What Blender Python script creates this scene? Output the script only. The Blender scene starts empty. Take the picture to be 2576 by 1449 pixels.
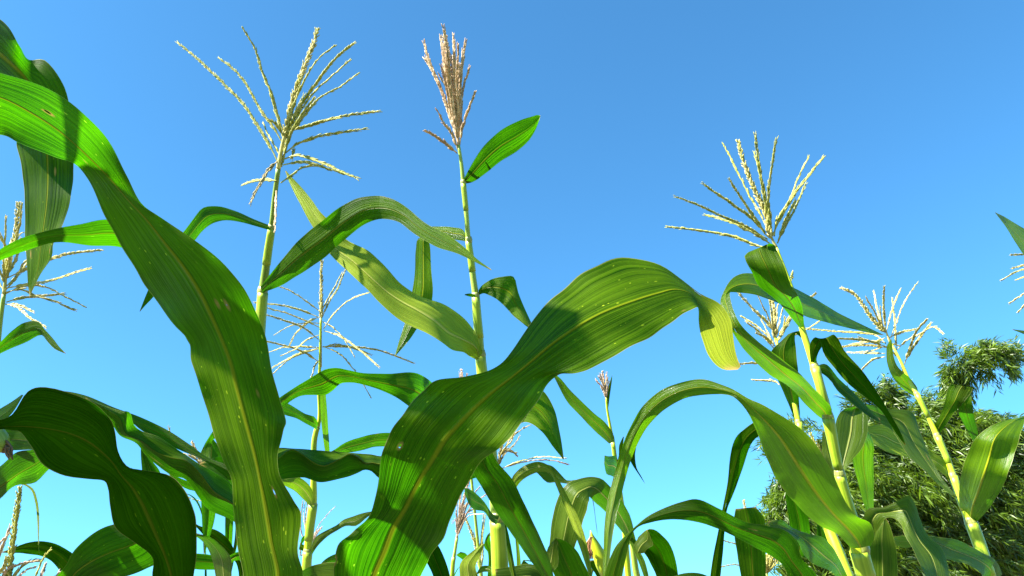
import bpy, math, random
import numpy as np
from mathutils import Vector

random.seed(7)
rng = np.random.default_rng(7)
sc = bpy.context.scene
C = sc.collection

# ------------------------------------------------------------------ camera
PITCH = math.radians(28.0)
CAM = np.array([0.0, 0.0, 1.5])
FPX, CX, CY = 1982.0, 1287.5, 724.5          # focal length and centre, in photo pixels at 2575 px width
cam = bpy.data.cameras.new('camera')
cam.sensor_fit = 'HORIZONTAL'
cam.angle_x = 2 * math.atan(CX / FPX)
cam.clip_start = 0.02
cam.clip_end = 3000
camo = bpy.data.objects.new('camera', cam)
camo.location = CAM
camo.rotation_euler = (math.radians(90) + PITCH, 0, 0)
C.objects.link(camo)
sc.camera = camo
FW = np.array([0, math.cos(PITCH), math.sin(PITCH)])
UP = np.array([0, -math.sin(PITCH), math.cos(PITCH)])
RT = np.array([1.0, 0, 0])

# ------------------------------------------------------------------ light
SUN_EL = math.radians(38)
SUN_AZ = math.radians(-120)      # measured from +Y (view direction) clockwise: negative is to the left
sdir = Vector((math.sin(SUN_AZ) * math.cos(SUN_EL), math.cos(SUN_AZ) * math.cos(SUN_EL), math.sin(SUN_EL)))
w = bpy.data.worlds.new('World')
sc.world = w
w.use_nodes = True
nt = w.node_tree
sky = nt.nodes.new('ShaderNodeTexSky')
sky.sky_type = 'NISHITA'
sky.sun_disc = False
sky.sun_elevation = SUN_EL
sky.sun_rotation = SUN_AZ
sky.altitude = 0
sky.air_density = 1.0
sky.dust_density = 0.6
sky.ozone_density = 3.0
bg = nt.nodes['Background']
bg.inputs['Strength'].default_value = 0.05
tint = nt.nodes.new('ShaderNodeMix')
tint.data_type = 'RGBA'; tint.blend_type = 'MULTIPLY'; tint.inputs[0].default_value = 1.0
tint.inputs[7].default_value = (0.455, 0.985, 1.17, 1.0)
nt.links.new(sky.outputs[0], tint.inputs[6])
nt.links.new(tint.outputs[2], bg.inputs[0])
sun = bpy.data.lights.new('sun', 'SUN')
sun.energy = 5.0
sun.angle = math.radians(0.53)
sun.color = (1.0, 0.95, 0.85)
suno = bpy.data.objects.new('sun', sun)
suno.rotation_euler = sdir.to_track_quat('Z', 'Y').to_euler()
suno.location = (-3, -2, 6)
C.objects.link(suno)
sc.view_settings.view_transform = 'Standard'
sc.view_settings.look = 'None'
sc.view_settings.gamma = 1
sc.view_settings.use_curve_mapping = False
sc.view_settings.exposure = 2.5
sc.cycles.max_bounces = 8
sc.cycles.transmission_bounces = 6


def at(px, py, d):
    """a point seen at photo pixel (px, py), d metres in front of the lens"""
    px = np.asarray(px, float); py = np.asarray(py, float); d = np.asarray(d, float)
    return (CAM + ((px - CX) / FPX * d)[..., None] * RT + ((CY - py) / FPX * d)[..., None] * UP + d[..., None] * FW)


# ------------------------------------------------------------------ materials
class NT:
    def __init__(s, name):
        s.m = bpy.data.materials.new(name); s.m.use_nodes = True
        s.t = s.m.node_tree; s.n = s.t.nodes; s.n.clear()
        s.out = s.n.new('ShaderNodeOutputMaterial')

    def new(s, typ, **kw):
        x = s.n.new('ShaderNode' + typ)
        for k, v in kw.items():
            if k in ('operation', 'data_type', 'blend_type', 'noise_dimensions', 'feature', 'interpolation_type', 'clamp', 'use_clamp', 'mode', 'distance', 'invert', 'uv_map', 'voronoi_dimensions'):
                setattr(x, k, v)
        return x

    def link(s, a, b): s.t.links.new(a, b)

    def setin(s, node, i, v):
        if hasattr(v, 'links') or hasattr(v, 'is_output'): s.link(v, node.inputs[i])
        else: node.inputs[i].default_value = v

    def math(s, op, a, b=0.0, c=0.0):
        x = s.new('Math', operation=op); s.setin(x, 0, a); s.setin(x, 1, b)
        s.setin(x, 2, c)
        return x.outputs[0]

    def comb(s, x, y, z=0.0):
        k = s.new('CombineXYZ'); s.setin(k, 0, x); s.setin(k, 1, y); s.setin(k, 2, z)
        return k.outputs[0]

    def noise(s, vec, scale=1.0, detail=3.0, rough=0.5):
        k = s.new('TexNoise'); s.link(vec, k.inputs['Vector'])
        k.inputs['Scale'].default_value = scale; k.inputs['Detail'].default_value = detail
        k.inputs['Roughness'].default_value = rough
        return k.outputs[0]

    def mix(s, f, a, b):
        x = s.new('Mix', data_type='RGBA'); s.setin(x, 0, f); s.setin(x, 6, a); s.setin(x, 7, b)
        return x.outputs[2]

    def ramp(s, f, a, b, lo=0.0, hi=1.0):
        x = s.new('MapRange', interpolation_type='SMOOTHSTEP'); s.setin(x, 0, f)
        x.inputs[1].default_value = a; x.inputs[2].default_value = b
        x.inputs[3].default_value = lo; x.inputs[4].default_value = hi
        return x.outputs[0]


def col(r, g, b): return (r, g, b, 1.0)


def leaf_material(name, base, base2, trans, trans2, rib, rough=0.42, tfac=0.48, fleck=0.6, ribw=0.034, spec=0.10, pleat=0.5, yellow=0.0):
    k = NT(name)
    uv = k.new('UVMap', uv_map='UVMap')
    sp = k.new('SeparateXYZ'); k.link(uv.outputs[0], sp.inputs[0])
    u, v = sp.outputs[0], sp.outputs[1]
    oi = k.new('ObjectInfo')
    rnd = oi.outputs['Random']
    seed = k.math('MULTIPLY', rnd, 37.0)
    c = k.math('ABSOLUTE', k.math('SUBTRACT', u, 0.5))
    # veins run along the blade
    fine = k.noise(k.comb(k.math('MULTIPLY', u, 110.0), k.math('MULTIPLY', v, 3.0), seed), 1.0, 2.0, 0.5)
    mid = k.noise(k.comb(k.math('MULTIPLY', u, 22.0), k.math('MULTIPLY', v, 1.5), seed), 1.0, 2.0, 0.5)
    big = k.noise(k.comb(k.math('MULTIPLY', u, 2.5), k.math('MULTIPLY', v, 9.0), seed), 1.0, 3.0, 0.55)
    spot = k.noise(k.comb(k.math('MULTIPLY', u, 45.0), k.math('MULTIPLY', v, 260.0), seed), 1.0, 2.0, 0.6)
    vor = k.new('TexVoronoi', feature='F1')
    k.link(k.comb(k.math('MULTIPLY', u, 26.0), k.math('MULTIPLY', v, 110.0), seed), vor.inputs['Vector'])
    vor.inputs['Scale'].default_value = 1.0
    sepc = k.new('SeparateColor'); k.link(vor.outputs['Color'], sepc.inputs[0])
    rad = k.math('MULTIPLY', k.math('POWER', sepc.outputs[0], 5.0), 0.24)
    fl = k.math('MULTIPLY', k.math('MULTIPLY', k.math('LESS_THAN', vor.outputs['Distance'], rad), fleck), k.ramp(big, 0.42, 0.55))
    # midrib: wide at the base, thinning to the tip (second uv map carries the fraction along the blade)
    uv2 = k.new('UVMap', uv_map='Along')
    sp2 = k.new('SeparateXYZ'); k.link(uv2.outputs[0], sp2.inputs[0])
    rw = k.math('MULTIPLY_ADD', sp2.outputs[0], -ribw * 0.85, ribw)
    ribm = k.math('SUBTRACT', 1.0, k.math('SMOOTH_MIN', k.math('MAXIMUM', k.math('DIVIDE', k.math('SUBTRACT', c, k.math('MULTIPLY', rw, 0.5)), rw), 0.0), 1.0, 0.2))
    ribm = k.math('MAXIMUM', k.math('MINIMUM', ribm, 1.0), 0.0)
    edge = k.ramp(c, 0.488, 0.499)
    f1 = k.math('ADD', k.math('MULTIPLY', k.ramp(fine, 0.36, 0.64), 0.36), k.math('MULTIPLY', k.ramp(big, 0.32, 0.70), 0.40))
    f1 = k.math('ADD', f1, k.math('MULTIPLY', k.ramp(mid, 0.35, 0.65), 0.22))
    f1 = k.math('ADD', f1, k.math('MULTIPLY', k.math('SUBTRACT', spot, 0.5), 0.22))
    f1 = k.math('MAXIMUM', k.math('MINIMUM', k.math('ADD', f1, k.math('MULTIPLY', k.math('SUBTRACT', rnd, 0.5), 0.3)), 1.0), 0.0)
    bc = k.mix(f1, base, base2)
    bc = k.mix(fl, bc, col(0.26, 0.32, 0.015))
    bc = k.mix(ribm, bc, rib)
    bc = k.mix(k.math('MULTIPLY', edge, 0.7), bc, col(0.34, 0.33, 0.12))
    dry = k.ramp(k.math('ADD', k.math('ADD', sp2.outputs[0], k.math('MULTIPLY', k.math('SUBTRACT', big, 0.5), 0.10)), k.math('MULTIPLY', c, 0.03)), 0.985, 1.02)
    bc = k.mix(k.math('MULTIPLY', dry, 0.85), bc, col(0.36, 0.24, 0.08))
    tc = k.mix(f1, trans, trans2)
    tc = k.mix(fl, tc, col(0.32, 0.62, 0.02))
    tc = k.mix(ribm, tc, col(*[x * 0.55 for x in rib[:3]]))
    if yellow:
        ye = k.math('MULTIPLY', k.ramp(k.math('ADD', sp2.outputs[0], k.math('MULTIPLY', k.math('SUBTRACT', big, 0.5), 0.06)), 0.84, 0.93), yellow)
        bc = k.mix(k.math('MULTIPLY', ye, k.math('SUBTRACT', 1.0, dry)), bc, col(0.24, 0.27, 0.015))
        tc = k.mix(ye, tc, col(0.40, 0.52, 0.01))
    tc = k.mix(k.math('MULTIPLY', dry, 0.85), tc, col(0.45, 0.28, 0.05))
    # a few insect holes with brown rims
    vh = k.new('TexVoronoi', feature='F1')
    k.link(k.comb(k.math('MULTIPLY', u, 9.0), k.math('MULTIPLY', v, 34.0), k.math('ADD', seed, 5.0)), vh.inputs['Vector'])
    vh.inputs['Scale'].default_value = 1.0
    sh = k.new('SeparateColor'); k.link(vh.outputs['Color'], sh.inputs[0])
    hole_on = k.math('GREATER_THAN', sh.outputs[1], 0.984)
    hd = k.math('ADD', vh.outputs['Distance'], k.math('MULTIPLY', k.math('SUBTRACT', fine, 0.5), 0.12))
    hole = k.math('MULTIPLY', hole_on, k.math('LESS_THAN', hd, 0.15))
    rim = k.math('MULTIPLY', hole_on, k.ramp(hd, 0.32, 0.15))
    bc = k.mix(rim, bc, col(0.22, 0.15, 0.04))
    tc = k.mix(rim, tc, col(0.30, 0.20, 0.04))
    h = k.math('ADD', k.math('MULTIPLY', fine, 0.40), k.math('MULTIPLY', mid, 1.2 * pleat))
    h = k.math('ADD', h, k.math('MULTIPLY', k.noise(k.comb(k.math('MULTIPLY', u, 8.0), k.math('MULTIPLY', v, 30.0), seed), 1.0, 2.0, 0.5), 0.22))
    h = k.math('ADD', h, k.math('MULTIPLY', ribm, 1.0))
    bp = k.new('Bump'); bp.inputs['Strength'].default_value = 0.75; bp.inputs['Distance'].default_value = 0.0022
    k.link(h, bp.inputs['Height'])
    p = k.new('BsdfPrincipled')
    k.link(bc, p.inputs['Base Color'])
    k.setin(p, 'Roughness', k.math('MULTIPLY_ADD', k.ramp(big, 0.3, 0.7), 0.16, rough - 0.06))
    p.inputs['Specular IOR Level'].default_value = spec
    k.link(bp.outputs[0], p.inputs['Normal'])
    t = k.new('BsdfTranslucent'); k.link(tc, t.inputs['Color']); k.link(bp.outputs[0], t.inputs['Normal'])
    ms = k.new('MixShader'); ms.inputs[0].default_value = tfac
    k.link(p.outputs[0], ms.inputs[1]); k.link(t.outputs[0], ms.inputs[2])
    tr = k.new('BsdfTransparent'); mh = k.new('MixShader'); k.setin(mh, 0, hole)
    k.link(ms.outputs[0], mh.inputs[1]); k.link(tr.outputs[0], mh.inputs[2])
    k.link(mh.outputs[0], k.out.inputs[0])
    return k.m


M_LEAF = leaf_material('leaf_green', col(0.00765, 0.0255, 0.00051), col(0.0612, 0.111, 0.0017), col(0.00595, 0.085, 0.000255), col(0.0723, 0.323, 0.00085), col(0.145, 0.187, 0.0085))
M_FRONT = leaf_material('leaf_broad_green', col(0.0085, 0.0289, 0.00051), col(0.0723, 0.128, 0.00128), col(0.0051, 0.085, 0.000255), col(0.068, 0.323, 0.000425), col(0.162, 0.204, 0.0051), fleck=0.9, pleat=0.8)
M_WIDE = leaf_material('leaf_yellowing_tip', col(0.0085, 0.0289, 0.00051), col(0.0723, 0.128, 0.00128), col(0.0051, 0.085, 0.000255), col(0.068, 0.323, 0.000425), col(0.162, 0.204, 0.0051), fleck=0.9, pleat=0.8, yellow=0.6)
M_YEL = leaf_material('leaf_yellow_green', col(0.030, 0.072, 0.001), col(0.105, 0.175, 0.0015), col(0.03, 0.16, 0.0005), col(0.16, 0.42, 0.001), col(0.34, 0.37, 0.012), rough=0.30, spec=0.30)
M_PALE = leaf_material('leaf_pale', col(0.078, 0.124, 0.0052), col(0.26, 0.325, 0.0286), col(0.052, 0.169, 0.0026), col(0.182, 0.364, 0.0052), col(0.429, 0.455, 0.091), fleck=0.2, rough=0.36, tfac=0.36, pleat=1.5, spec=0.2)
M_BLUE = leaf_material('leaf_bluish', col(0.018, 0.045, 0.003), col(0.080, 0.118, 0.010), col(0.012, 0.09, 0.0006), col(0.06, 0.24, 0.0015), col(0.25, 0.28, 0.06), fleck=0.15, rough=0.32, tfac=0.38, spec=0.18)
M_DARK = leaf_material('leaf_shaded_green', col(0.006, 0.022, 0.0006), col(0.030, 0.064, 0.0015), col(0.004, 0.05, 0.0003), col(0.030, 0.17, 0.0005), col(0.08, 0.115, 0.006), fleck=0.2, spec=0.0)  # leaf green kept extra dark: the shade on shadowed leaves is in this colour
LM = dict(F=M_WIDE, g=M_LEAF, f=M_FRONT, y=M_YEL, p=M_PALE, b=M_BLUE, d=M_DARK)


def stalk_material(name, a, b):
    k = NT(name)
    uv = k.new('UVMap', uv_map='UVMap')
    sp = k.new('SeparateXYZ'); k.link(uv.outputs[0], sp.inputs[0])
    st = k.noise(k.comb(k.math('MULTIPLY', sp.outputs[0], 26.0), k.math('MULTIPLY', sp.outputs[1], 4.0)), 1.0, 3.0)
    bl = k.noise(k.comb(k.math('MULTIPLY', sp.outputs[0], 2.0), k.math('MULTIPLY', sp.outputs[1], 14.0), 3.0), 1.0, 3.0)
    c = k.mix(k.ramp(k.math('ADD', k.math('MULTIPLY', st, 0.6), k.math('MULTIPLY', bl, 0.4)), 0.35, 0.65), a, b)
    scar = k.noise(k.comb(k.math('MULTIPLY', sp.outputs[0], 9.0), k.math('MULTIPLY', sp.outputs[1], 40.0), 9.0), 1.0, 3.0)
    c = k.mix(k.ramp(scar, 0.68, 0.78, 0.0, 0.55), c, col(0.20, 0.13, 0.05))
    bp = k.new('Bump'); bp.inputs['Strength'].default_value = 0.4; bp.inputs['Distance'].default_value = 0.001
    k.link(st, bp.inputs['Height'])
    p = k.new('BsdfPrincipled'); k.link(c, p.inputs['Base Color']); p.inputs['Roughness'].default_value = 0.42
    p.inputs['Subsurface Weight'].default_value = 0.15
    p.inputs['Subsurface Radius'].default_value = (0.004, 0.004, 0.001)
    k.link(bp.outputs[0], p.inputs['Normal'])
    k.link(p.outputs[0], k.out.inputs[0])
    return k.m


M_STALK = stalk_material('stalk_green', col(0.103, 0.165, 0.0138), col(0.193, 0.261, 0.0344))
M_SHEATH = stalk_material('leaf_sheath', col(0.13, 0.22, 0.006), col(0.27, 0.36, 0.02))
M_STALKY = stalk_material('stalk_yellow', col(0.20, 0.30, 0.004), col(0.36, 0.43, 0.012))
M_STALKP = stalk_material('stalk_pale', col(0.146, 0.232, 0.0172), col(0.275, 0.361, 0.0602))


def tassel_material(name, cols, tr=0.38):
    k = NT(name)
    g = k.new('TexCoord')
    n = k.noise(g.outputs['Object'], 160.0, 2.0, 0.6)
    n2 = k.noise(g.outputs['Object'], 28.0, 2.0, 0.5)
    c = k.mix(k.ramp(n, 0.38, 0.62), cols[0], cols[1])
    c = k.mix(k.ramp(n2, 0.45, 0.68), c, cols[2])
    p = k.new('BsdfPrincipled'); k.link(c, p.inputs['Base Color']); p.inputs['Roughness'].default_value = 0.6
    t = k.new('BsdfTranslucent'); k.link(c, t.inputs['Color'])
    ms = k.new('MixShader'); ms.inputs[0].default_value = tr
    k.link(p.outputs[0], ms.inputs[1]); k.link(t.outputs[0], ms.inputs[2])
    k.link(ms.outputs[0], k.out.inputs[0])
    return k.m


M_TG = tassel_material('tassel_green_gold', [col(0.234, 0.261, 0.0206), col(0.495, 0.468, 0.151), col(0.344, 0.344, 0.0688)])
M_TC = tassel_material('tassel_cream', [col(0.34, 0.31, 0.08), col(0.60, 0.53, 0.24), col(0.42, 0.40, 0.10)])
M_TB = tassel_material('tassel_brown', [col(0.44, 0.32, 0.18), col(0.62, 0.47, 0.30), col(0.38, 0.25, 0.14)])
M_TP = tassel_material('tassel_pink', [col(0.427, 0.31, 0.22), col(0.578, 0.454, 0.358), col(0.378, 0.289, 0.151)])
M_TD = tassel_material('tassel_straw', [col(0.248, 0.2, 0.0688), col(0.454, 0.372, 0.179), col(0.33, 0.275, 0.0963)])
TM = dict(g=M_TG, c=M_TC, b=M_TB, p=M_TP, d=M_TD)


# ------------------------------------------------------------------ mesh helpers
def mesh_obj(name, verts, faces, mat, parent=None, origin=None, uvs=None, uv2=None, smooth=True):
    verts = np.asarray(verts, float)
    if origin is not None: verts = verts - origin
    me = bpy.data.meshes.new(name)
    me.from_pydata(verts.tolist(), [], [list(map(int, f)) for f in faces])
    me.materials.append(mat)
    li = np.zeros(len(me.loops), dtype=np.int32)
    me.loops.foreach_get('vertex_index', li)
    for nm, arr in (('UVMap', uvs), ('Along', uv2)):
        if arr is None: continue
        lay = me.uv_layers.new(name=nm)
        lay.data.foreach_set('uv', np.asarray(arr, np.float32)[li].ravel())
    if smooth: me.polygons.foreach_set('use_smooth', [True] * len(me.polygons))
    me.update()
    o = bpy.data.objects.new(name, me)
    C.objects.link(o)
    if parent is not None: o.parent = parent
    return o


ORG = {}


def tag(o, label, cat, group=None):
    o['label'] = label; o['category'] = cat
    if group: o['group'] = group


def resample(P, n_each, t=None):
    """smooth curve through the rows of P, n_each samples per span"""
    P = np.asarray(P, float)
    if t is None:
        t = np.concatenate([[0], np.cumsum(np.maximum(np.linalg.norm(np.diff(P[:, :2], axis=0), axis=1), 1e-6))])
    d = np.diff(P, axis=0) / np.diff(t)[:, None]
    m = np.zeros_like(P)
    m[0] = d[0]; m[-1] = d[-1]
    h = np.diff(t)
    for i in range(1, len(P) - 1):
        m[i] = (d[i - 1] * h[i] + d[i] * h[i - 1]) / (h[i] + h[i - 1])
    out = []
    for i in range(len(P) - 1):
        n = n_each[i] if hasattr(n_each, '__len__') else n_each
        for j in range(n + (1 if i == len(P) - 2 else 0)):
            s = j / n
            h00 = 2 * s**3 - 3 * s**2 + 1; h10 = s**3 - 2 * s**2 + s; h01 = -2 * s**3 + 3 * s**2; h11 = s**3 - s**2
            out.append(h00 * P[i] + h10 * h[i] * m[i] + h01 * P[i + 1] + h11 * h[i] * m[i + 1])
    return np.array(out)


SUNV = np.array(sdir)


def facing_tilt(Q, wsm, goal):
    """roll of the blade round its midrib so that it meets the sun at the wanted angle (positive: the near face is sunlit)"""
    M = at(Q[:, 2], Q[:, 3], Q[:, 6])
    T = np.gradient(M, axis=0); T /= np.linalg.norm(T, axis=1)[:, None] + 1e-9
    cand = np.linspace(-1.25, 1.25, 51)
    view = CAM - M; view /= np.linalg.norm(view, axis=1)[:, None]
    cost = []
    for t in cand:
        A = at(Q[:, 0], Q[:, 1], Q[:, 6] - t * wsm / 2); B = at(Q[:, 4], Q[:, 5], Q[:, 6] + t * wsm / 2)
        nrm = np.cross(T, B - A); nrm /= np.linalg.norm(nrm, axis=1)[:, None] + 1e-9
        nrm *= np.sign((nrm * view).sum(1))[:, None]
        cost.append(((nrm @ SUNV) - goal) ** 2 + 0.012 * t * t)
    cost = np.array(cost)
    # smooth path through the candidates
    n = len(M); acc = cost[:, 0].copy(); back = []
    pen = 1.2 * (cand[:, None] - cand[None, :]) ** 2
    for i in range(1, n):
        tot = acc[None, :] + pen
        k = tot.argmin(1); back.append(k)
        acc = tot[np.arange(len(cand)), k] + cost[:, i]
    j = int(acc.argmin()); path = [j]
    for k in reversed(back): j = int(k[j]); path.append(j)
    t = cand[np.array(path[::-1])]
    return np.convolve(np.pad(t, 4, mode='edge'), np.ones(9) / 9, mode='valid')


def leaf(par, secs, d, t=0.0, v=-0.10, g=None, mat='g', name='leaf', ruf=0.05, nu=14):
    """a blade from base to tip. secs: pixel cross-sections (edge, [midrib], edge); d: depths along it; t: how much farther the second edge is, in blade widths"""
    S = []
    for s in secs:
        s = list(s)
        if len(s) == 4: s = [s[0], s[1], (s[0] + s[2]) / 2, (s[1] + s[3]) / 2, s[2], s[3]]
        S.append(s)
    S = np.array(S, float)
    mids = S[:, 2:4]
    tt = np.concatenate([[0], np.cumsum(np.maximum(np.linalg.norm(np.diff(mids, axis=0), axis=1), 4.0))])
    span = np.diff(tt)
    n_each = [max(3, int(x / 9)) for x in span]
    fr = tt / tt[-1]
    dl = np.interp(fr, np.linspace(0, 1, len(np.atleast_1d(d))), np.atleast_1d(d))
    vl = np.interp(fr, np.linspace(0, 1, len(np.atleast_1d(v))), np.atleast_1d(v))
    tl = np.interp(fr, np.linspace(0, 1, len(np.atleast_1d(t))), np.atleast_1d(t))
    Q = resample(np.column_stack([S, dl, tl, fr, vl]), n_each, tt)
    n = len(Q)
    wpx = np.maximum(np.linalg.norm(Q[:, 0:2] - Q[:, 4:6], axis=1), 1.0)
    wm = wpx / FPX * Q[:, 6]
    wsm = np.convolve(np.pad(wm, 8, mode='edge'), np.ones(17) / 17, mode='valid')
    if g is not None:
        ga = np.atleast_1d(np.array(g, float))
        Q[:, 7] = facing_tilt(Q, wsm, np.interp(Q[:, 8], np.linspace(0, 1, len(ga)), ga))
    us = np.linspace(0, 1, nu + 1)
    ph = rng.uniform(0, 6.28, 4)
    slen = np.concatenate([[0], np.cumsum(np.linalg.norm(np.diff(at(Q[:, 2], Q[:, 3], Q[:, 6]), axis=0), axis=1))])
    V = []; UV = []; UV2 = []
    for i in range(n):
        q = Q[i]
        for u in us:
            s = abs(2 * u - 1)
            e = q[0:2] if u < 0.5 else q[4:6]
            p = q[2:4] + (e - q[2:4]) * s * (1 + s * s * 0.010 * (math.sin(slen[i] * 63 + ph[3] + (0 if u < 0.5 else 2)) + math.sin(slen[i] * 148 + ph[0] * (1 if u < 0.5 else 3))))
            dep = q[6] + (2 * u - 1) * q[7] * wsm[i] * 0.5 + q[9] * wsm[i] * (1 - s) ** 1.5
            x = slen[i]
            side = ph[0] if u < 0.5 else ph[1]
            dep += ruf * wsm[i] * s * s * (math.sin(x * 42 + side) + 0.6 * math.sin(x * 95 + side * 2.1)) + 0.02 * wsm[i] * math.sin(x * 30 + ph[2])
            V.append(at(p[0], p[1], dep)); UV.append((u, x)); UV2.append((q[8], 0))
    F = []
    k = nu + 1
    for i in range(n - 1):
        for j in range(nu):
            a = i * k + j
            F.append((a, a + 1, a + k + 1, a + k))
    return mesh_obj(name, V, F, LM[mat], par, ORG[par.name], UV, UV2)


def tube_data(P, R, seg=12):
    P = np.asarray(P, float); n = len(P)
    T = np.gradient(P, axis=0); T /= np.linalg.norm(T, axis=1)[:, None] + 1e-12
    ref = np.array([1.0, 0.2, 0.1])
    V = []; UV = []
    L = np.concatenate([[0], np.cumsum(np.linalg.norm(np.diff(P, axis=0), axis=1))])
    for i in range(n):
        a = np.cross(T[i], ref)
        if np.linalg.norm(a) < 0.1: a = np.cross(T[i], [0, 0, 1.0])
        a /= np.linalg.norm(a); b = np.cross(T[i], a)
        for j in range(seg):
            th = 2 * math.pi * j / seg
            V.append(P[i] + R[i] * (math.cos(th) * a + math.sin(th) * b)); UV.append((j / seg, L[i]))
    F = [(i * seg + j, i * seg + (j + 1) % seg, (i + 1) * seg + (j + 1) % seg, (i + 1) * seg + j) for i in range(n - 1) for j in range(seg)]
    F.append(tuple(range(seg))[::-1]); F.append(tuple(range((n - 1) * seg, n * seg)))
    return V, F, UV


# spikelet template: a small pointed husk along +x
_sp = [(0, 0, 0)]
for x, r in ((0.22, 0.75), (0.55, 1.0), (0.82, 0.6)):
    for j in range(5):
        a = 2 * math.pi * j / 5
        _sp.append((x, r * math.cos(a), r * math.sin(a) * 0.75))
_sp.append((1, 0, 0))
SPV = np.array(_sp)
SPF = [(0, 1 + (j + 1) % 5, 1 + j) for j in range(5)]
for q in range(2):
    SPF += [(1 + q * 5 + j, 1 + q * 5 + (j + 1) % 5, 6 + q * 5 + (j + 1) % 5, 6 + q * 5 + j) for j in range(5)]
SPF += [(11 + j, 11 + (j + 1) % 5, 16) for j in range(5)]


def spike_data(P, rows, length, rad, spread, step, bare=0.06, taper=True):
    """a rachis with spikelets along it"""
    P = np.asarray(P, float)
    L = np.concatenate([[0], np.cumsum(np.linalg.norm(np.diff(P, axis=0), axis=1))])
    tot = L[-1]
    R = np.linspace(0.0011, 0.0006, len(P)) * (1.6 if rows > 3 else 1)
    V, F, _ = tube_data(P, R, 5)
    V = [tuple(x) for x in V]
    s = tot * bare; k = 0
    ref = rng.normal(size=3)
    while s < tot:
        p = np.array([np.interp(s, L, P[:, a]) for a in range(3)])
        p2 = np.array([np.interp(min(s + 0.004, tot + 1e-6), L, P[:, a]) for a in range(3)])
        p1 = np.array([np.interp(max(s - 0.004, 0), L, P[:, a]) for a in range(3)])
        T = p2 - p1; T /= np.linalg.norm(T) + 1e-12
        a = np.cross(T, ref); a /= np.linalg.norm(a) + 1e-9; b = np.cross(T, a)
        f = s / tot
        sc_ = (1 - 0.35 * f) if taper else 1.0
        for r in range(rows):
            th = k * (2.399 if rows > 2 else 3.1416) + r * 2 * math.pi / rows + rng.normal(0, 0.35)
            o = math.cos(th) * a + math.sin(th) * b
            dd = T + o * spread * rng.uniform(0.55, 1.35); dd /= np.linalg.norm(dd)
            ll = length * sc_ * rng.uniform(0.75, 1.2); rr = rad * sc_ * rng.uniform(0.8, 1.2)
            y = np.cross(dd, T + 0.01 * ref); y /= np.linalg.norm(y) + 1e-9; z = np.cross(dd, y)
            base = p + o * rad * 0.35
            W = base + SPV[:, :1] * ll * dd + SPV[:, 1:2] * rr * y + SPV[:, 2:3] * rr * z
            off = len(V)
            V.extend(map(tuple, W)); F.extend([tuple(i + off for i in f_) for f_ in SPF])
        s += step * rng.uniform(0.8, 1.2); k += 1
    return V, F


def px_curve(pts, d0, dev=0.0, n=7):
    pts = np.array(pts, float)
    Q = resample(pts, n)
    f = np.linspace(0, 1, len(Q))
    dd = d0 + dev * f ** 1.3
    wob = np.cumsum(rng.normal(0, 0.45, (len(Q), 2)), axis=0)
    Q = Q + wob * np.minimum(f, 0.7)[:, None]
    return at(Q[:, 0], Q[:, 1], dd)


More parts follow.
